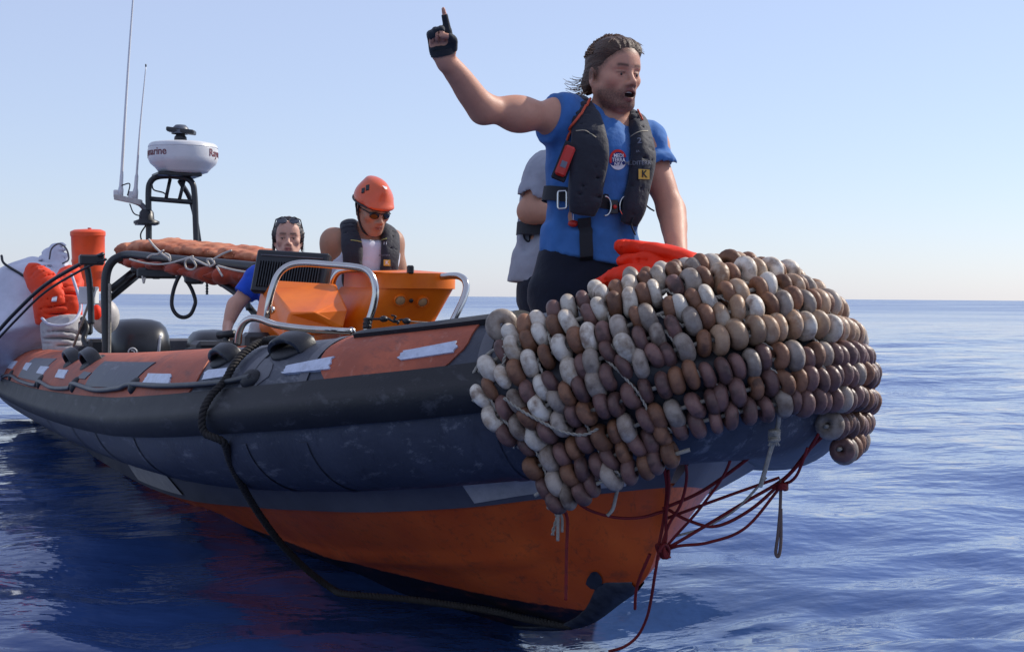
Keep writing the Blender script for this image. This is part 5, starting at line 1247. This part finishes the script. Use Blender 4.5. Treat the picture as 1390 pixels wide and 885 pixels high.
rad = MB().lathe([(.001, -.012), (.15, -.012), (.19, .0), (.200, .012), (.215, .030), (.252, .062), (.264, .085), (R_, .11), (R_, .180), (R_-.004, .183), (R_-.004, .188), (R_, .191), (.262, .212), (.245, .224), (.20, .232), (.10, .240), (.001, .242)], rc, (0, 0, 1), 56).build('radar_dome', M_WHITE, boat); auto(rad, 40)
vd = nrm((CAM-rc)*[1, 1, 0]); va = math.atan2(vd[1], vd[0])
M_MAROON = mat('maroon_print', srgb(120, 58, 66), .6, var=.1)
for a0 in (-1.13, 1.47):
    def bend(V, a0=a0):
        a = va+a0+V[:, 0]/R_; rr = R_+.0015+V[:, 2]; return np.stack([rc[0]+rr*np.cos(a), rc[1]+rr*np.sin(a), rc[2]+.142+V[:, 1]], 1)
    text_obj('radar_lettering', 'Raymarine', .083, M_MAROON, rc, (1, 0, 0), (0, 1, 0), rad, .002, bend)
cb = at(245, 190, D0); x_ = nrm(CR*[1, 1, 0])
tc_ = MB().lathe([(.05, 0), (.048, .02), (.036, .035), (.034, .05)], cb, (0, 0, 1), 20).build('night_camera', M_BLACKM, boat)
MB().lathe([(.07, .045), (.072, .07), (.06, .095), (.04, .115), (.001, .12)], cb, (0, 0, 1), 20).build('camera_head', mat('camera_grey', srgb(86, 92, 104), .4), tc_)
MB().box(cb+[0, 0, .066]-CF*.02+x_*.01, (.22, .10, .036), np.array([nrm(x_-np.array([0, 0, .12])), np.cross([0, 0, 1], x_), [0, 0, 1]]), .008).build('camera_visor', M_BLACKM, tc_, smooth=False)
# -- aerials on their bracket
br = bar([(157, 268, D0), (172, 271, D0), (190, 277, D0), (200, 288, D0)], .022, M_TUBE2, boat, 'aerial_bracket'); MB().box(at(174, 271.5, D0), (.05, .22, .045), np.array([np.cross([0, 0, 1], x_), nrm(x_-np.array([0, 0, .2])), [0, 0, 1]]), .005).build('bracket_plate', M_PLATE, br, smooth=False)
def whip(x0, y0, x1, y1, r0, r1, nm='whip_aerial'):
    P = spline(pp([(x0, y0, D0), ((x0+x1)/2-1, (y0+y1)/2, D0), (x1, y1, D0)]), 30); o = MB().tube(P, np.linspace(r0, r1, len(P)), 8).build(nm, M_WHITE, boat)
    d = nrm(P[1]-P[0]); MB().lathe([(.001, -.06), (.022, -.06), (.022, .0), (.016, .03), (.014, .12), (.006, .15)], P[0], d, 12).build('aerial_base', M_WHITE, o); MB().box(P[0]-d*.03-x_*.03, (.03, .05, .06), None, .006).build('ratchet_mount', M_WHITE, o, smooth=False)
whip(164, 258, 186, -75, .013, .005); whip(184, 260, 198, 91, .010, .004)
MB().lathe([(.001, 0), (.006, 0), (.006, .02), (.001, .02)], at(198, 91, D0), (0, 0, 1), 8).build('aerial_tip', M_BLACK, boat)
hn = MB().lathe([(.10, 0), (.10, .02), (.06, .035), (.055, .09), (.04, .11), (.001, .115)], at(199, 304, D0), (0, 0, 1), 18).build('siren', M_BLACK, boat); MB().box(at(199, 304, D0), (.16, .16, .02), None, .004).build('siren_plate', M_BLACKM, hn, smooth=False)
bar([(198, 306, D0), (191, 318, D0), (193, 330, D0)], .006, M_BLACK, hn, 'cable'); bar([(176, 277, D0-.05), (182, 290, D0-.05), (194, 294, D0)], .005, M_BLACK, br, 'cable'); bar([(165, 252, D0-.02), (176, 250, D0-.02), (173, 266, D0-.02)], .005, M_BLACK, br, 'cable')
# -- roof frame and its posts
fr = rail([(145, 490, 9.5), (144, 440, 9.5), (143, 395, 9.5), (144.5, 372, 9.5), (150, 358, 9.5), (160, 350, 9.5), (178, 346.5, 9.45), (232, 352, 9.05), (300, 358, 8.6), (352, 363, 8.3)], .030, 'roof_frame'); fr.data.materials[0] = M_BLACKM
bar([(148.5, 482, 9.45), (149, 440, 9.45), (149, 385, 9.45)], .010, M_CORD, fr, 'lashing'); bar([(188, 363, 9.6), (150, 393, 9.5)], .022, M_BLACKM, fr); bar([(195, 367, 9.7), (148, 406, 9.55)], .022, M_BLACKM, fr)
bar([(302, 385, 8.6), (325, 402, 8.5), (349, 430, 8.4)], .020, M_BLACKM, fr); bar([(321, 366, 8.5), (330, 390, 8.45), (338, 420, 8.4)], .018, M_BLACKM, fr)
bar([(140, 345, 9.55), (110, 358, 9.7), (60, 388, 9.9), (20, 425, 10.1), (-10, 458, 10.2)], .014, M_BLACKM, fr); bar([(144, 352, 9.5), (112, 366, 9.7), (62, 396, 9.9), (24, 432, 10.1), (-8, 466, 10.2)], .009, M_BLACKM, fr)
bar([(118, 360, 9.7), (122, 390, 9.7), (124, 440, 9.7)], .022, M_BLACKM, fr); MB().box(at(124, 353, 9.6), (.10, .16, .07), None, .01).build('hinge_block', M_BLACKM, fr, smooth=False)
p0_, p1_ = at(178, 347, 9.45), at(352, 363, 8.3)
for q in (p0_, p1_, (p0_+p1_)/2): MB().tube(np.array([q, q+[0.03, .48, .01]]), .022, 10).build('cross_tube', M_BLACKM, fr)
MB().tube(np.array([p0_+[.03, .48, .01], p1_+[.03, .48, .01]]), .028, 10).build('cross_tube', M_BLACKM, fr)
q = p1_+np.array([0.03, .48, .01]); MB().tube(np.array([q, q*[1, 1, 0]+[-.05, -.05, .5]]), .026, 10).build('frame_leg', M_BLACKM, fr)
for px, py, w, h, D in ((214, 371, .25, .07, 9.2), (190, 366, .10, .05, 9.4), (264, 376, .11, .09, 8.9)):
    l = MB().box(at(px, py, D), (.12, w, h), np.array([np.cross([0, 0, 1], x_), x_, [0, 0, 1]]), .015).build('deck_light', M_BLACK, fr, smooth=False); MB().lathe([(.022, -.03), (.022, 0), (.001, 0)], at(px-2, py+h*100+1, D), (0, 0, -1), 10).build('light_knob', M_BLACK, l)
# -- folded canvas roof on the frame
CVL = thing('canvas_roof', at(245, 345, 9.2), 'faded orange canvas roof bundled and lashed on the black frame', 'canvas')
pth = [(122, 344, 9.9, .08, .03), (134, 338, 9.8, .13, .05), (150, 336, 9.7, .17, .06), (172, 335.5, 9.6, .20, .062), (195, 334, 9.45, .22, .060), (220, 339, 9.25, .22, .062), (245, 340, 9.05, .22, .058), (268, 342, 8.9, .22, .056), (300, 345, 8.7, .22, .052), (330, 350, 8.5, .20, .046), (352, 353, 8.35, .18, .040)]
cpt = [at(p[0], p[1], p[2]) for p in pth]; fd = Field(*[axis_grid(min(c[a] for c in cpt)-.35, max(c[a] for c in cpt)+.35, .016) for a in range(3)])
ctr = nrm(cpt[-1]-cpt[0]); csd = nrm(np.cross(ctr, [0, 0, 1])); fd.loft([(c+csd*(-.25), csd, np.array([0, 0, 1.0]), p[3], p[4]) for c, p in zip(cpt, pth)], k=.02)
_cf1, _cf2 = creases(.018, 6, (1, 1, 1.4), 1.0, .4), creases(.013, 15, (.6, 1.3, 1.3), 4.0, .5); fd.wrinkle(lambda P: _cf1(P)+_cf2(P))
field_obj('canvas_bundle', fd, M_CANVAS, CVL, it=1)
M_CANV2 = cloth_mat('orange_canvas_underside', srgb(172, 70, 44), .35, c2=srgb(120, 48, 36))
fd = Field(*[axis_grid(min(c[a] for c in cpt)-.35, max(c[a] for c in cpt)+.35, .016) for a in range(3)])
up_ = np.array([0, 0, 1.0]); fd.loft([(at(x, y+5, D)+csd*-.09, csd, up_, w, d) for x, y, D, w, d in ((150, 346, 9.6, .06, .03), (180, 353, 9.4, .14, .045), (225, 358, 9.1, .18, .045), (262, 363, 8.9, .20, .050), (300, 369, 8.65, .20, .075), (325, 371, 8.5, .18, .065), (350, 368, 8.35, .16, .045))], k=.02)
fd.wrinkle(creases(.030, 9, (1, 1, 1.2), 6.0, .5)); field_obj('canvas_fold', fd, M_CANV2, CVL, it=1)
for P in ([(202, 325), (210, 335), (222, 346), (228, 350), (231, 354), (230, 347), (224, 344)], [(222, 340), (214, 345), (206, 346), (200, 350)], [(176, 352), (195, 357), (215, 359), (232, 357), (250, 352), (258, 350), (266, 360), (262, 366), (253, 364), (252, 354), (262, 348)],
          [(258, 349), (272, 356), (284, 361), (281, 353), (287, 352), (291, 358), (285, 362)], [(290, 352), (302, 345), (314, 340)], [(294, 362), (299, 370), (302, 375)], [(296, 361), (315, 366), (340, 370), (348, 368)], [(193, 375), (195, 384), (197, 377)]):
    D = [9.05-(x-200)*.0062 for x, y in P]; MB().tube(spline([at(x, y, d) for (x, y), d in zip(P, D)], 30), .0065, 6).build('lashing', mat('white_cord', srgb(206, 198, 186), .85, var=.2) if 'white_cord' not in bpy.data.materials else bpy.data.materials['white_cord'], CVL)
# -- outboard engines (part of the boat)
def engine(px, py, D, big=1.0):
    c = at(px, py, D); e = MB(); rows = []
    for z, w, l, o in ((-.16, .235, .36, 0), (-.12, .25, .38, 0), (.0, .255, .39, 0), (.10, .245, .37, -.01), (.17, .225, .33, -.03), (.215, .185, .27, -.05), (.235, .12, .19, -.06), (.242, .02, .04, -.06)):
        a = np.linspace(0, 2*pi, 36, endpoint=False); rows.append(np.stack([c[0]+o+big*l*np.sign(np.cos(a))*np.abs(np.cos(a))**.7, c[1]+big*w*np.sign(np.sin(a))*np.abs(np.sin(a))**.7, np.full(36, c[2]+z*big)], 1))
    o = auto(e.grid(np.array(rows), cv=True).build('outboard_engine', mat('engine_cowl', srgb(30, 31, 36), .35, var=.2) if 'engine_cowl' not in bpy.data.materials else bpy.data.materials['engine_cowl'], boat), 50)
    MB().box(c+[0, 0, -.50], (.34, .26, .70), None, .05).build('engine_leg', M_BLACK, o, smooth=False); MB().box(c+[.22, 0, -.30], (.30, .30, .30), None, .03).build('engine_bracket', M_BLACKM, o, smooth=False)
    be = bvh_of(o)
    st = [np.array([c[0]+.15*big+.02*math.sin(i), c[1]-.20*big, c[2]-.12+.3*i/11]) for i in range(12)]
    for sgn, w_ in ((1, .05), (1, .02)):
        P = [hit_px(be, px+24+w_*40+(i*.5), py+24-i*4.4, .003)[0] for i in range(10)]; P = [p for p in P if p is not None]
        if len(P) > 3: MB().tube(np.array(P), .014 if w_ > .03 else .006, 6, flat=.4).build('cowl_highlight', mat('grey_highlight', srgb(150, 154, 162), .3) if 'grey_highlight' not in bpy.data.materials else bpy.data.materials['grey_highlight'], o)  # highlights on the cowl's right side, put in as pale grey strips
    h, n = hit_px(be, px-7, py+7, .003)
    if h is not None:
        a = np.linspace(0, 2*pi, 25); xx = nrm(CR-n*(CR@n)); yy = np.cross(n, xx); MB().tube(h+np.cos(a)[:, None]*xx*.034+np.sin(a)[:, None]*yy*.034, .006, 6).build('cowl_emblem', M_WHITE, o)
        a = np.linspace(-.6, 1.2, 9); MB().tube(h+np.cos(a*2)[:, None]*xx*.016+np.sin(a*1.5)[:, None]*yy*.016, .006, 5).build('cowl_emblem_mark', M_WHITE, o)
    return o
engine(187, 471, 12.2); engine(292, 482, 12.2, .9)
# -- throttle at the woman's hand
tb = MB().box(at(300, 475, 7.7), (.20, .30, .10), None, .02).build('throttle_box', M_BLACK, boat, smooth=False)
MB().tube(spline(pp([(312, 476, 7.66), (309, 466, 7.70), (306, 456, 7.72)]), 12), .018, 8).build('throttle_lever', M_BLACK, tb); MB().tube(np.array(pp([(297, 455, 7.74), (318, 453, 7.68)])), .022, 10).build('throttle_grip', M_BLACK, tb)
bar([(316, 480, 7.6), (319, 462, 7.6), (328, 460, 7.55), (331, 478, 7.5)], .012, M_BLACK, tb, 'guard_bar'); bar([(319, 462, 7.6), (316, 478, 7.62)], .007, M_STEEL, tb, 'guard_bar')
MB().box(at(293, 481, 7.6), (.16, .32, .07), np.array([np.cross([0, 0, 1], x_), x_, [0, 0, 1]]), .015).build('cushion', M_BLACK, tb, smooth=False)
MB().box(at(352, 474, 6.75), (.12, .16, .16), None, .02).build('seat_box', M_BLACKM, boat, smooth=False)
# black cords clipped to the console rail
t = thing('black_line', at(515, 435, 6.45), 'thin black line with hook stretched across the orange console front', 'line')
MB().tube(spline(pp([(500, 433, 6.40), (515, 433, 6.40), (525, 432, 6.40), (536, 437, 6.40), (545, 434, 6.40), (555, 436, 6.40)]), 40), .006, 6).build('cord', M_BLACK, t); MB().tube(spline(pp([(553, 436, 6.4), (575, 437.5, 6.42), (598, 438, 6.45)]), 20), .003, 5).build('cord', M_CORD, t)
for x, y in ((521, 433), (552, 436)): MB().ball(at(x, y, 6.39), (.02, .02, .015), 8).build('knot', M_BLACK, t)
MB().tube(spline(pp([(531, 428, 6.39), (537, 430, 6.39), (535, 434, 6.39), (541, 437, 6.39), (539, 440, 6.39)]), 20), .005, 6).build('hook', M_BLACK, t)
mb = MB(); rg = np.random.RandomState(4); a = np.linspace(0, 2*pi*7, 90)
mb.tube(np.array([at(499.5+3.6*math.cos(q)*(1+.2*math.sin(q*.37))-q*.03, 433+q*.28+1.2*math.sin(q), 6.43+.022*math.sin(q)) for q in a]), .008, 6); tag(mb.build('rope_wrap', M_BLACK, own=True), 'black rope wrapped in a knot round the front foot of the steel rail', 'rope')
# white jerrycan
def soft(name, m, secs, label, cat, wr=None, step=.012, parent=None, pw=2.0, it=2):
    """secs: (px, py, D, half width across, half depth) lofted"""
    C = [at(*q[:3]) for q in secs]; pad = max(max(q[3:]) for q in secs)+.12; fd = Field(*[axis_grid(min(c[a] for c in C)-pad, max(c[a] for c in C)+pad, step) for a in range(3)])
    ax = nrm(C[-1]-C[0]); sd = nrm(np.cross(ax, CF)); fr_ = np.cross(sd, ax); fd.loft([(c, sd, fr_, q[3], q[4]) for c, q in zip(C, secs)], k=.02, pw=pw)
    if wr is not None: fd.wrinkle(wr)
    if parent is None: V, F = fd.mesh(); o = mk(name, smooth_mesh(V, F, it), F.astype(np.int32), m, own=True); return tag(o, label, cat)
    return field_obj(name, fd, m, parent, it=it)
soft('plastic_bag', mat('clear_white_plastic', srgb(206, 208, 212), .25, var=.25, scale=20, trans=.35, bump=.004, bscale=30), [(350, 434, 6.9, .02, .03), (351, 441, 6.9, .045, .05), (350, 455, 6.9, .055, .06), (348, 480, 6.9, .06, .06)], 'crumpled translucent white plastic bag behind the tow rope', 'bag', folds(.010, 60, 48, 1), .008)
# -- gear at the stern
M_BAG = cloth_mat('white_tarpaulin', srgb(206, 208, 222), .15, .6, bump=.004, bscale=14)
t = thing('white_bag', at(50, 470, 10.6), 'large white fabric bag slumped over the stern with orange lifejackets stuffed in it', 'bag')
W_ = lambda a: creases(a*1.6, 4.5, (1, 1, .6), a*300, .3)
soft('bag_body', M_BAG, [(10, 366, 10.9, .22, .15), (20, 385, 10.9, .36, .26), (28, 430, 10.8, .40, .30), (36, 480, 10.6, .40, .30)], None, None, (lambda P: .030*vnoise(P*3)+.010*vnoise(P*8)), .014, t, it=5)
soft('bag_flap', M_BAG, [(77, 330, 11.0, .05, .03), (78, 340, 11.0, .095, .05), (72, 358, 11.0, .13, .08), (66, 385, 10.9, .16, .10)], None, None, W_(.006), .012, t, it=3)
soft('bag_pocket', cloth_mat('grey_white_tarpaulin', srgb(184, 180, 180), .2, .65, bump=.004, bscale=16), [(84, 432, 10.35, .155, .10), (85, 447, 10.33, .155, .13), (84, 462, 10.3, .145, .13), (82, 482, 10.3, .12, .11)], None, None, (lambda P: .012*vnoise(P*5)), .012, t)
MB().tube(spline(pp([(2, 347, 10.7), (6, 358, 10.65), (28, 372, 10.62), (42, 382, 10.6), (55, 396, 10.55)]), 30), .010, 6).build('bag_piping', M_BLACK, t); MB().tube(spline(pp([(67, 352, 10.9), (70, 338, 10.88), (80, 331, 10.88), (90, 338, 10.88), (93, 352, 10.9), (85, 358, 10.85)]), 30), .007, 6).build('bag_piping', M_TUBE2, t)
MB().tube(spline(pp([(57, 432, 10.24), (66, 440, 10.18), (84, 442, 10.15), (100, 436, 10.2), (109, 420, 10.28), (106, 400, 10.3), (97, 372, 10.35)]), 40), .011, 6).build('bag_piping', M_BAG, t)
L_ = cloth_mat('lifejacket_orange', srgb(242, 66, 22), .2, .6)
for i, (sec, lab) in enumerate(([[(40, 368, 10.5, .05, .05), (52, 376, 10.45, .10, .07), (64, 392, 10.4, .12, .09), (70, 420, 10.35, .13, .09), (72, 440, 10.35, .12, .08)], 'orange lifejacket with white label at left in the white bag'], [[(94, 366, 10.6, .08, .05), (92, 385, 10.5, .12, .08), (91, 405, 10.42, .12, .09), (90, 428, 10.4, .11, .08)], 'orange lifejacket stuffed at right in the white bag beside the frame post'])):
    o = soft('orange_lifejacket', L_, sec, lab, 'lifejacket', (lambda P: .012*vnoise(P*6)+.005*vnoise(P*15)), .012); o['group'] = 'orange lifejackets in the white bag'
    if i == 0:
        b_ = bvh_of(o); h, n = hit_px(b_, 74, 405, .006)
        if h is not None: MB().box(h, (.035, .085, .004), np.array([nrm(CR+CU*.2-n*(CR@n)), np.cross(n, nrm(CR+CU*.2-n*(CR@n))), n])).build('size_label', M_TAPE, o, smooth=False)
t = thing('orange_drum', at(122, 395, 11.3), 'bright orange plastic drum with lid standing at the stern', 'drum')
b_ = at(121, 395, 11.3); dr = MB().lathe([(.001, 0), (.125, 0), (.13, .02), (.127, .22), (.132, .24), (.127, .26), (.130, .43), (.136, .44), (.136, .468), (.128, .475), (.10, .487), (.001, .492)], b_, (.05, -.03, 1), 40).build('drum_body', mat('orange_plastic', srgb(238, 84, 34), .4, var=.15, scale=10), t); auto(dr, 30)
MB().box(b_+[.10, -.07, .24], (.05, .05, .045), None, .01).build('drum_latch', M_BLACK, t, smooth=False); MB().tube(np.array([b_+[.02, 0, .485], b_+[.02, 0, .50]]), .015, 8).build('drum_cap', M_REDPL, t)
tag(MB().box(at(120.5, 401, 9.85), (.10, .115, .12), np.array([nrm(cdir(0, 1)), x_, [0, 0, 1]]), .006).build('white_box', M_WHITE, smooth=False, own=True), 'small white plastic box strapped beside the front roof post', 'box')
t = thing('fender', at(145, 440, 11.2), 'pale round fender with orange patch behind the front roof post', 'fender'); MB().ball(at(143, 430, 11.2), (.11, .11, .14), 14).build('fender_body', M_PLATE, t); MB().ball(at(131, 424, 11.05), (.05, .04, .06), 10).build('orange_cap', M_ORNYLON, t)
t = thing('trolling_motor', at(120, 480, 9.9), 'small black outboard bracket and clutter at the foot of the roof post', 'bracket')
MB().box(at(116, 445, 9.9), (.10, .09, .10), None, .015).build('motor_head', M_BLACKM, t, smooth=False); MB().tube(spline(pp([(112, 432, 9.9), (118, 445, 9.85), (114, 462, 9.8), (128, 478, 9.7)]), 20), .020, 8).build('bracket_arm', M_BLACK, t); MB().box(at(130, 470, 9.75), (.14, .10, .10), None, .02).build('clamp', M_BLACK, t, smooth=False); MB().tube(np.array(pp([(100, 470, 9.9), (128, 390, 9.7)])), .010, 6).build('strut', M_CORD, t); MB().box(at(112, 475, 9.8), (.2, .12, .06), None, .02).build('base_pad', M_BLACKM, t, smooth=False)
P = [(905, 338), (885, 375), (868, 425), (860, 480), (868, 520), (893, 549), (925, 556), (955, 540), (974, 500), (978, 470), (962, 420), (940, 380), (925, 348), (912, 335)]
tag(MB().tube(spline([at(x/3.689, 280+y/3.689, 9.0) for x, y in P], 80), .0125, 8).build('rubber_hose', M_BLACK, own=True), 'black rubber hose hanging in a loop under the canvas roof', 'hose')
tag(MB().tube(np.array([at(281, y, 8.75) for y in range(382, 402, 2)]), [.006, .010]*5, 6).build('hanging_chain', M_BLACKM, own=True), 'short dark chain hanging straight below the canvas roof', 'chain')
# -- orange lifejackets heaped under the man's hand
t = thing('orange_lifejacket', at(880, 400, 4.3), 'bright orange lifejacket heaped on the bow under the standing man\'s hand', 'lifejacket')
wr = creases(.014, 12, (1, .7, 1), 2.0, .6)
soft('collar_cushion', M_ORNYLON, [(843, 338, 4.32, .020, .05), (856, 337, 4.30, .032, .07), (885, 342, 4.26, .034, .075), (915, 350, 4.20, .032, .07), (945, 357, 4.12, .026, .06), (968, 366, 4.05, .02, .05)], None, None, wr, .007, t)
soft('chest_cushion', M_ORNYLON, [(846, 356, 4.28, .02, .05), (856, 356, 4.26, .032, .06), (880, 358, 4.22, .036, .07), (905, 362, 4.18, .034, .06), (930, 366, 4.1, .02, .05)], None, None, wr, .007, t)
soft('waist_flap', M_ORNYLON, [(804, 390, 4.25, .012, .03), (820, 382, 4.22, .024, .05), (842, 372, 4.20, .034, .06), (868, 374, 4.16, .036, .06), (890, 382, 4.10, .03, .06)], None, None, wr, .007, t)
MB().tube(spline(pp([(924, 352, 4.08), (934, 356, 4.0), (942, 362, 3.98), (938, 370, 3.96)]), 14), .010, 6, flat=.4).build('lifejacket_strap', M_REDROPE, t)
# -- the dark tow rope over the side
TRP = [tub(*on_tube(x, y), .020) for x, y in ((396, 470), (380, 468), (362, 470), (345, 478), (331, 491), (321, 505), (312, 522))]+[tub(*on_tube(303, 540), .040), tub(*on_tube(300, 562), .062), tub(*on_tube(300, 582), .060)]
uR, _ = on_tube(300, 582); w1 = onw = None
def on_water(px, py, z=.008): d = CF+CR*(px-695)/FPX+CU*(442.5-py)/FPX; return CAM+d*((z-CAM[2])/d[2])
TRP += [at(303, 600, 4.62), at(313, 628, 4.72), at(329, 660, 4.83), at(352, 698, 4.98), at(381, 737, 5.12), at(413, 770, 5.25)]+[on_water(*p) for p in ((450, 798), (471, 806), (544, 812), (601, 819), (673, 830), (724, 842), (776, 850))]
t = thing('tow_rope', TRP[0], 'thick dark twisted rope running from the tube handle down into the water', 'rope'); twist(spline(TRP, 260), .0130, 6, .042, 3).build('rope', M_DKROPE, t)
# -- float with its ring face showing, cords and red lines
q = Vector(nrm(CAM-at(687, 454, 3.9)+CR*.6+CU*.25)).to_track_quat('Z', 'Y').to_matrix().to_4x4(); inst('float', FME['grey'], Matrix.Translation(Vector(tub(*on_tube(688, 455), .036))) @ q @ Matrix.Diagonal((1.2, 1.2, 1, 1)), ROWPTS[2][0])
def near(pts): return [(x, y, d if d <= 4.0 or y > 765 else 4.0+.35*(d-4.0)) for x, y, d in pts]      # the stem is 4.15 m off
def line(name, pts, r, m, label, cat, tw=False):
    P = spline(pp(near(pts)), 60); t = thing(name, P[0], label, cat)
    (twist(P, r, 5, .03) if tw else MB().tube(P, r, 6)).build('rope', m, t); return t
R = M_REDROPE
t = line('red_rope', [(1142, 570, 3.90), (1102, 606, 3.95), (1066, 648, 4.0), (1010, 682, 4.1), (950, 718, 4.25), (914, 739, 4.34), (897, 746, 4.40)], .0052, R, 'red rope stretched tight from the lower right floats to the stem', 'rope')
for P in ([(1112, 588, 3.88), (1088, 625, 3.95), (1060, 655, 4.0), (1018, 692, 4.1), (972, 714, 4.2), (934, 706, 4.28), (905, 690, 4.35)], [(1060, 660, 4.0), (1012, 716, 4.1), (962, 736, 4.22), (920, 741, 4.32), (898, 750, 4.40)], [(1058, 648, 4.0), (990, 672, 4.12), (930, 694, 4.28), (903, 704, 4.36)]):
    MB().tube(spline(pp(near(P)), 60), .0048, 6).build('slack_strand', R, t)
line('red_rope', [(1044, 598, 3.85), (1000, 634, 3.95), (950, 668, 4.1), (900, 690, 4.28)], .0050, R, 'red rope running close under the bow tube to the stem', 'rope')
t = line('red_rope', [(902, 636, 4.05), (905, 660, 4.15), (903, 690, 4.3), (898, 722, 4.36), (893, 746, 4.38)], .0048, R, 'doubled red rope dropping straight from the lowest floats to the stem knot', 'rope'); MB().tube(spline(pp(near([(907, 638, 4.05), (908, 665, 4.15), (904, 700, 4.28), (904, 730, 4.34), (898, 755, 4.36)])), 30), .0048, 6).build('second_strand', R, t)
MB().tube(np.array([at(900+9*math.cos(q*1.0)*math.sin(q*.23+1), 748+9*math.sin(q*1.3), 4.10+.03*math.sin(q*.7)) for q in np.linspace(0, 34, 150)]), .0048, 6).build('stem_knot', R, t)
line('red_rope', [(894, 750, 4.30), (889, 780, 4.16), (884, 812, 4.26), (878, 838, 4.36), (866, 862, 4.42), (848, 877, 4.44), (826, 884, 4.45)], .0048, R, 'long red rope end trailing from the stem into the water', 'rope')
line('red_rope', [(882, 752, 4.3), (868, 785, 4.16), (863, 806, 4.2), (862, 826, 4.25)], .0050, R, 'short red rope end hanging beside the towing eye', 'rope')
line('red_rope', [(764, 690, 3.98), (770, 705, 4.0), (769, 750, 4.0), (768, 814, 4.0)], .0050, R, 'single red cord hanging straight down in front of the orange hull', 'cord')
line('red_rope', [(780, 678, 4.0), (800, 692, 4.05), (835, 702, 4.12), (870, 702, 4.2), (900, 694, 4.3)], .0046, R, 'thin red cord sagging along the top of the orange hull', 'cord')
G_ = M_CORD
t = line('grey_cord', [(738, 672, 3.95), (748, 688, 3.95), (756, 700, 3.95), (752, 715, 3.95), (750, 726, 3.95)], .0052, G_, 'frayed grey cord knotted under the lower left floats', 'cord', True)
for P in ([(758, 600, 3.85), (760, 650, 3.90), (758, 690, 3.92), (757, 734, 3.92)], [(745, 684, 3.93), (768, 676, 3.93), (764, 692, 3.93), (750, 690, 3.93), (762, 700, 3.93), (763, 722, 3.93)]): MB().tube(spline(pp(P), 40), .0045, 6).build('cord_end', G_, t)
t = line('grey_cord', [(846, 612, 3.86), (852, 624, 3.85), (845, 640, 3.86), (838, 665, 3.87), (832, 690, 3.88), (824, 700, 3.88)], .0050, G_, 'grey cord tail hanging from the middle of the lowest floats', 'cord'); MB().tube(np.array([at(849+5*math.cos(q), 622+q*.9, 3.85+.012*math.sin(q)) for q in np.linspace(0, 22, 60)]), .0050, 6).build('knot', G_, t)
t = line('grey_cord', [(1056, 540, 3.72), (1057, 570, 3.74), (1052, 592, 3.76), (1044, 618, 3.78), (1038, 640, 3.80), (1032, 660, 3.82)], .0062, G_, 'grey cord with a tufted knot hanging under the bow', 'cord'); MB().tube(np.array([at(1051+6*math.cos(q*1.1), 584+q*.55, 3.75+.016*math.sin(q)) for q in np.linspace(0, 26, 70)]), .0058, 6).build('knot', G_, t)
for dx in (-8, -4, 3, 7): MB().tube(np.array([at(1051, 594, 3.76), at(1051+dx*.6, 600, 3.755), at(1051+dx, 605, 3.755)]), .003, 5).build('tuft', G_, t)
t = line('grey_cord', [(1060, 650, 4.0), (1059, 690, 4.0), (1056, 725, 4.0), (1053, 750, 4.0), (1057, 754, 4.0), (1060, 735, 4.0), (1060, 690, 4.0)], .0050, mat('brown_cord', srgb(112, 92, 84), .8), 'looped brownish cord hanging free of the bow over the water', 'cord')
MB().tube(np.array([at(1062+6*math.cos(q), 656+q*.4, 3.99+.02*math.sin(q)) for q in np.linspace(0, 20, 60)]), .0056, 6).build('knot', R, t)
line('grey_cord', [(1040, 648, 4.02), (1000, 690, 4.12), (955, 716, 4.24), (915, 728, 4.34)], .0040, G_, 'pale cord running among the red ropes below the bow', 'cord')
t = line('grey_cord', [(690, 470, 3.84), (672, 474, 3.86), (655, 488, 3.90), (642, 508, 3.92), (634, 524, 3.93)], .0048, G_, 'thin grey cord trailing left from the upper left float', 'cord')
line('grey_cord', [(686, 480, 3.84), (681, 510, 3.84), (684, 550, 3.86), (690, 585, 3.88), (698, 608, 3.9)], .0052, G_, 'grey cord running down the left edge of the float mat', 'cord', True)
line('grey_cord', [(684, 540, 3.80), (706, 556, 3.78), (738, 574, 3.76), (764, 586, 3.75), (792, 590, 3.74), (812, 582, 3.73)], .0046, G_, 'grey cord slanting across the lower left floats', 'cord', True)
for P, lab in (([(930, 622, 3.9), (932, 650, 4.0), (924, 684, 4.15), (908, 712, 4.3), (897, 744, 4.36)], 'thin red line curving from the lowest floats round the right of the stem'), ([(1000, 590, 3.8), (985, 640, 3.95), (950, 690, 4.1), (918, 726, 4.3), (899, 748, 4.36)], 'red line slanting from under the bow floats down to the stem knot'), ([(1096, 608, 3.9), (1084, 640, 3.95), (1075, 652, 3.97), (1066, 656, 3.99)], 'short red line tying the right hand floats to the rope bundle')):
    line('red_rope', P, .0044, R, lab, 'rope')
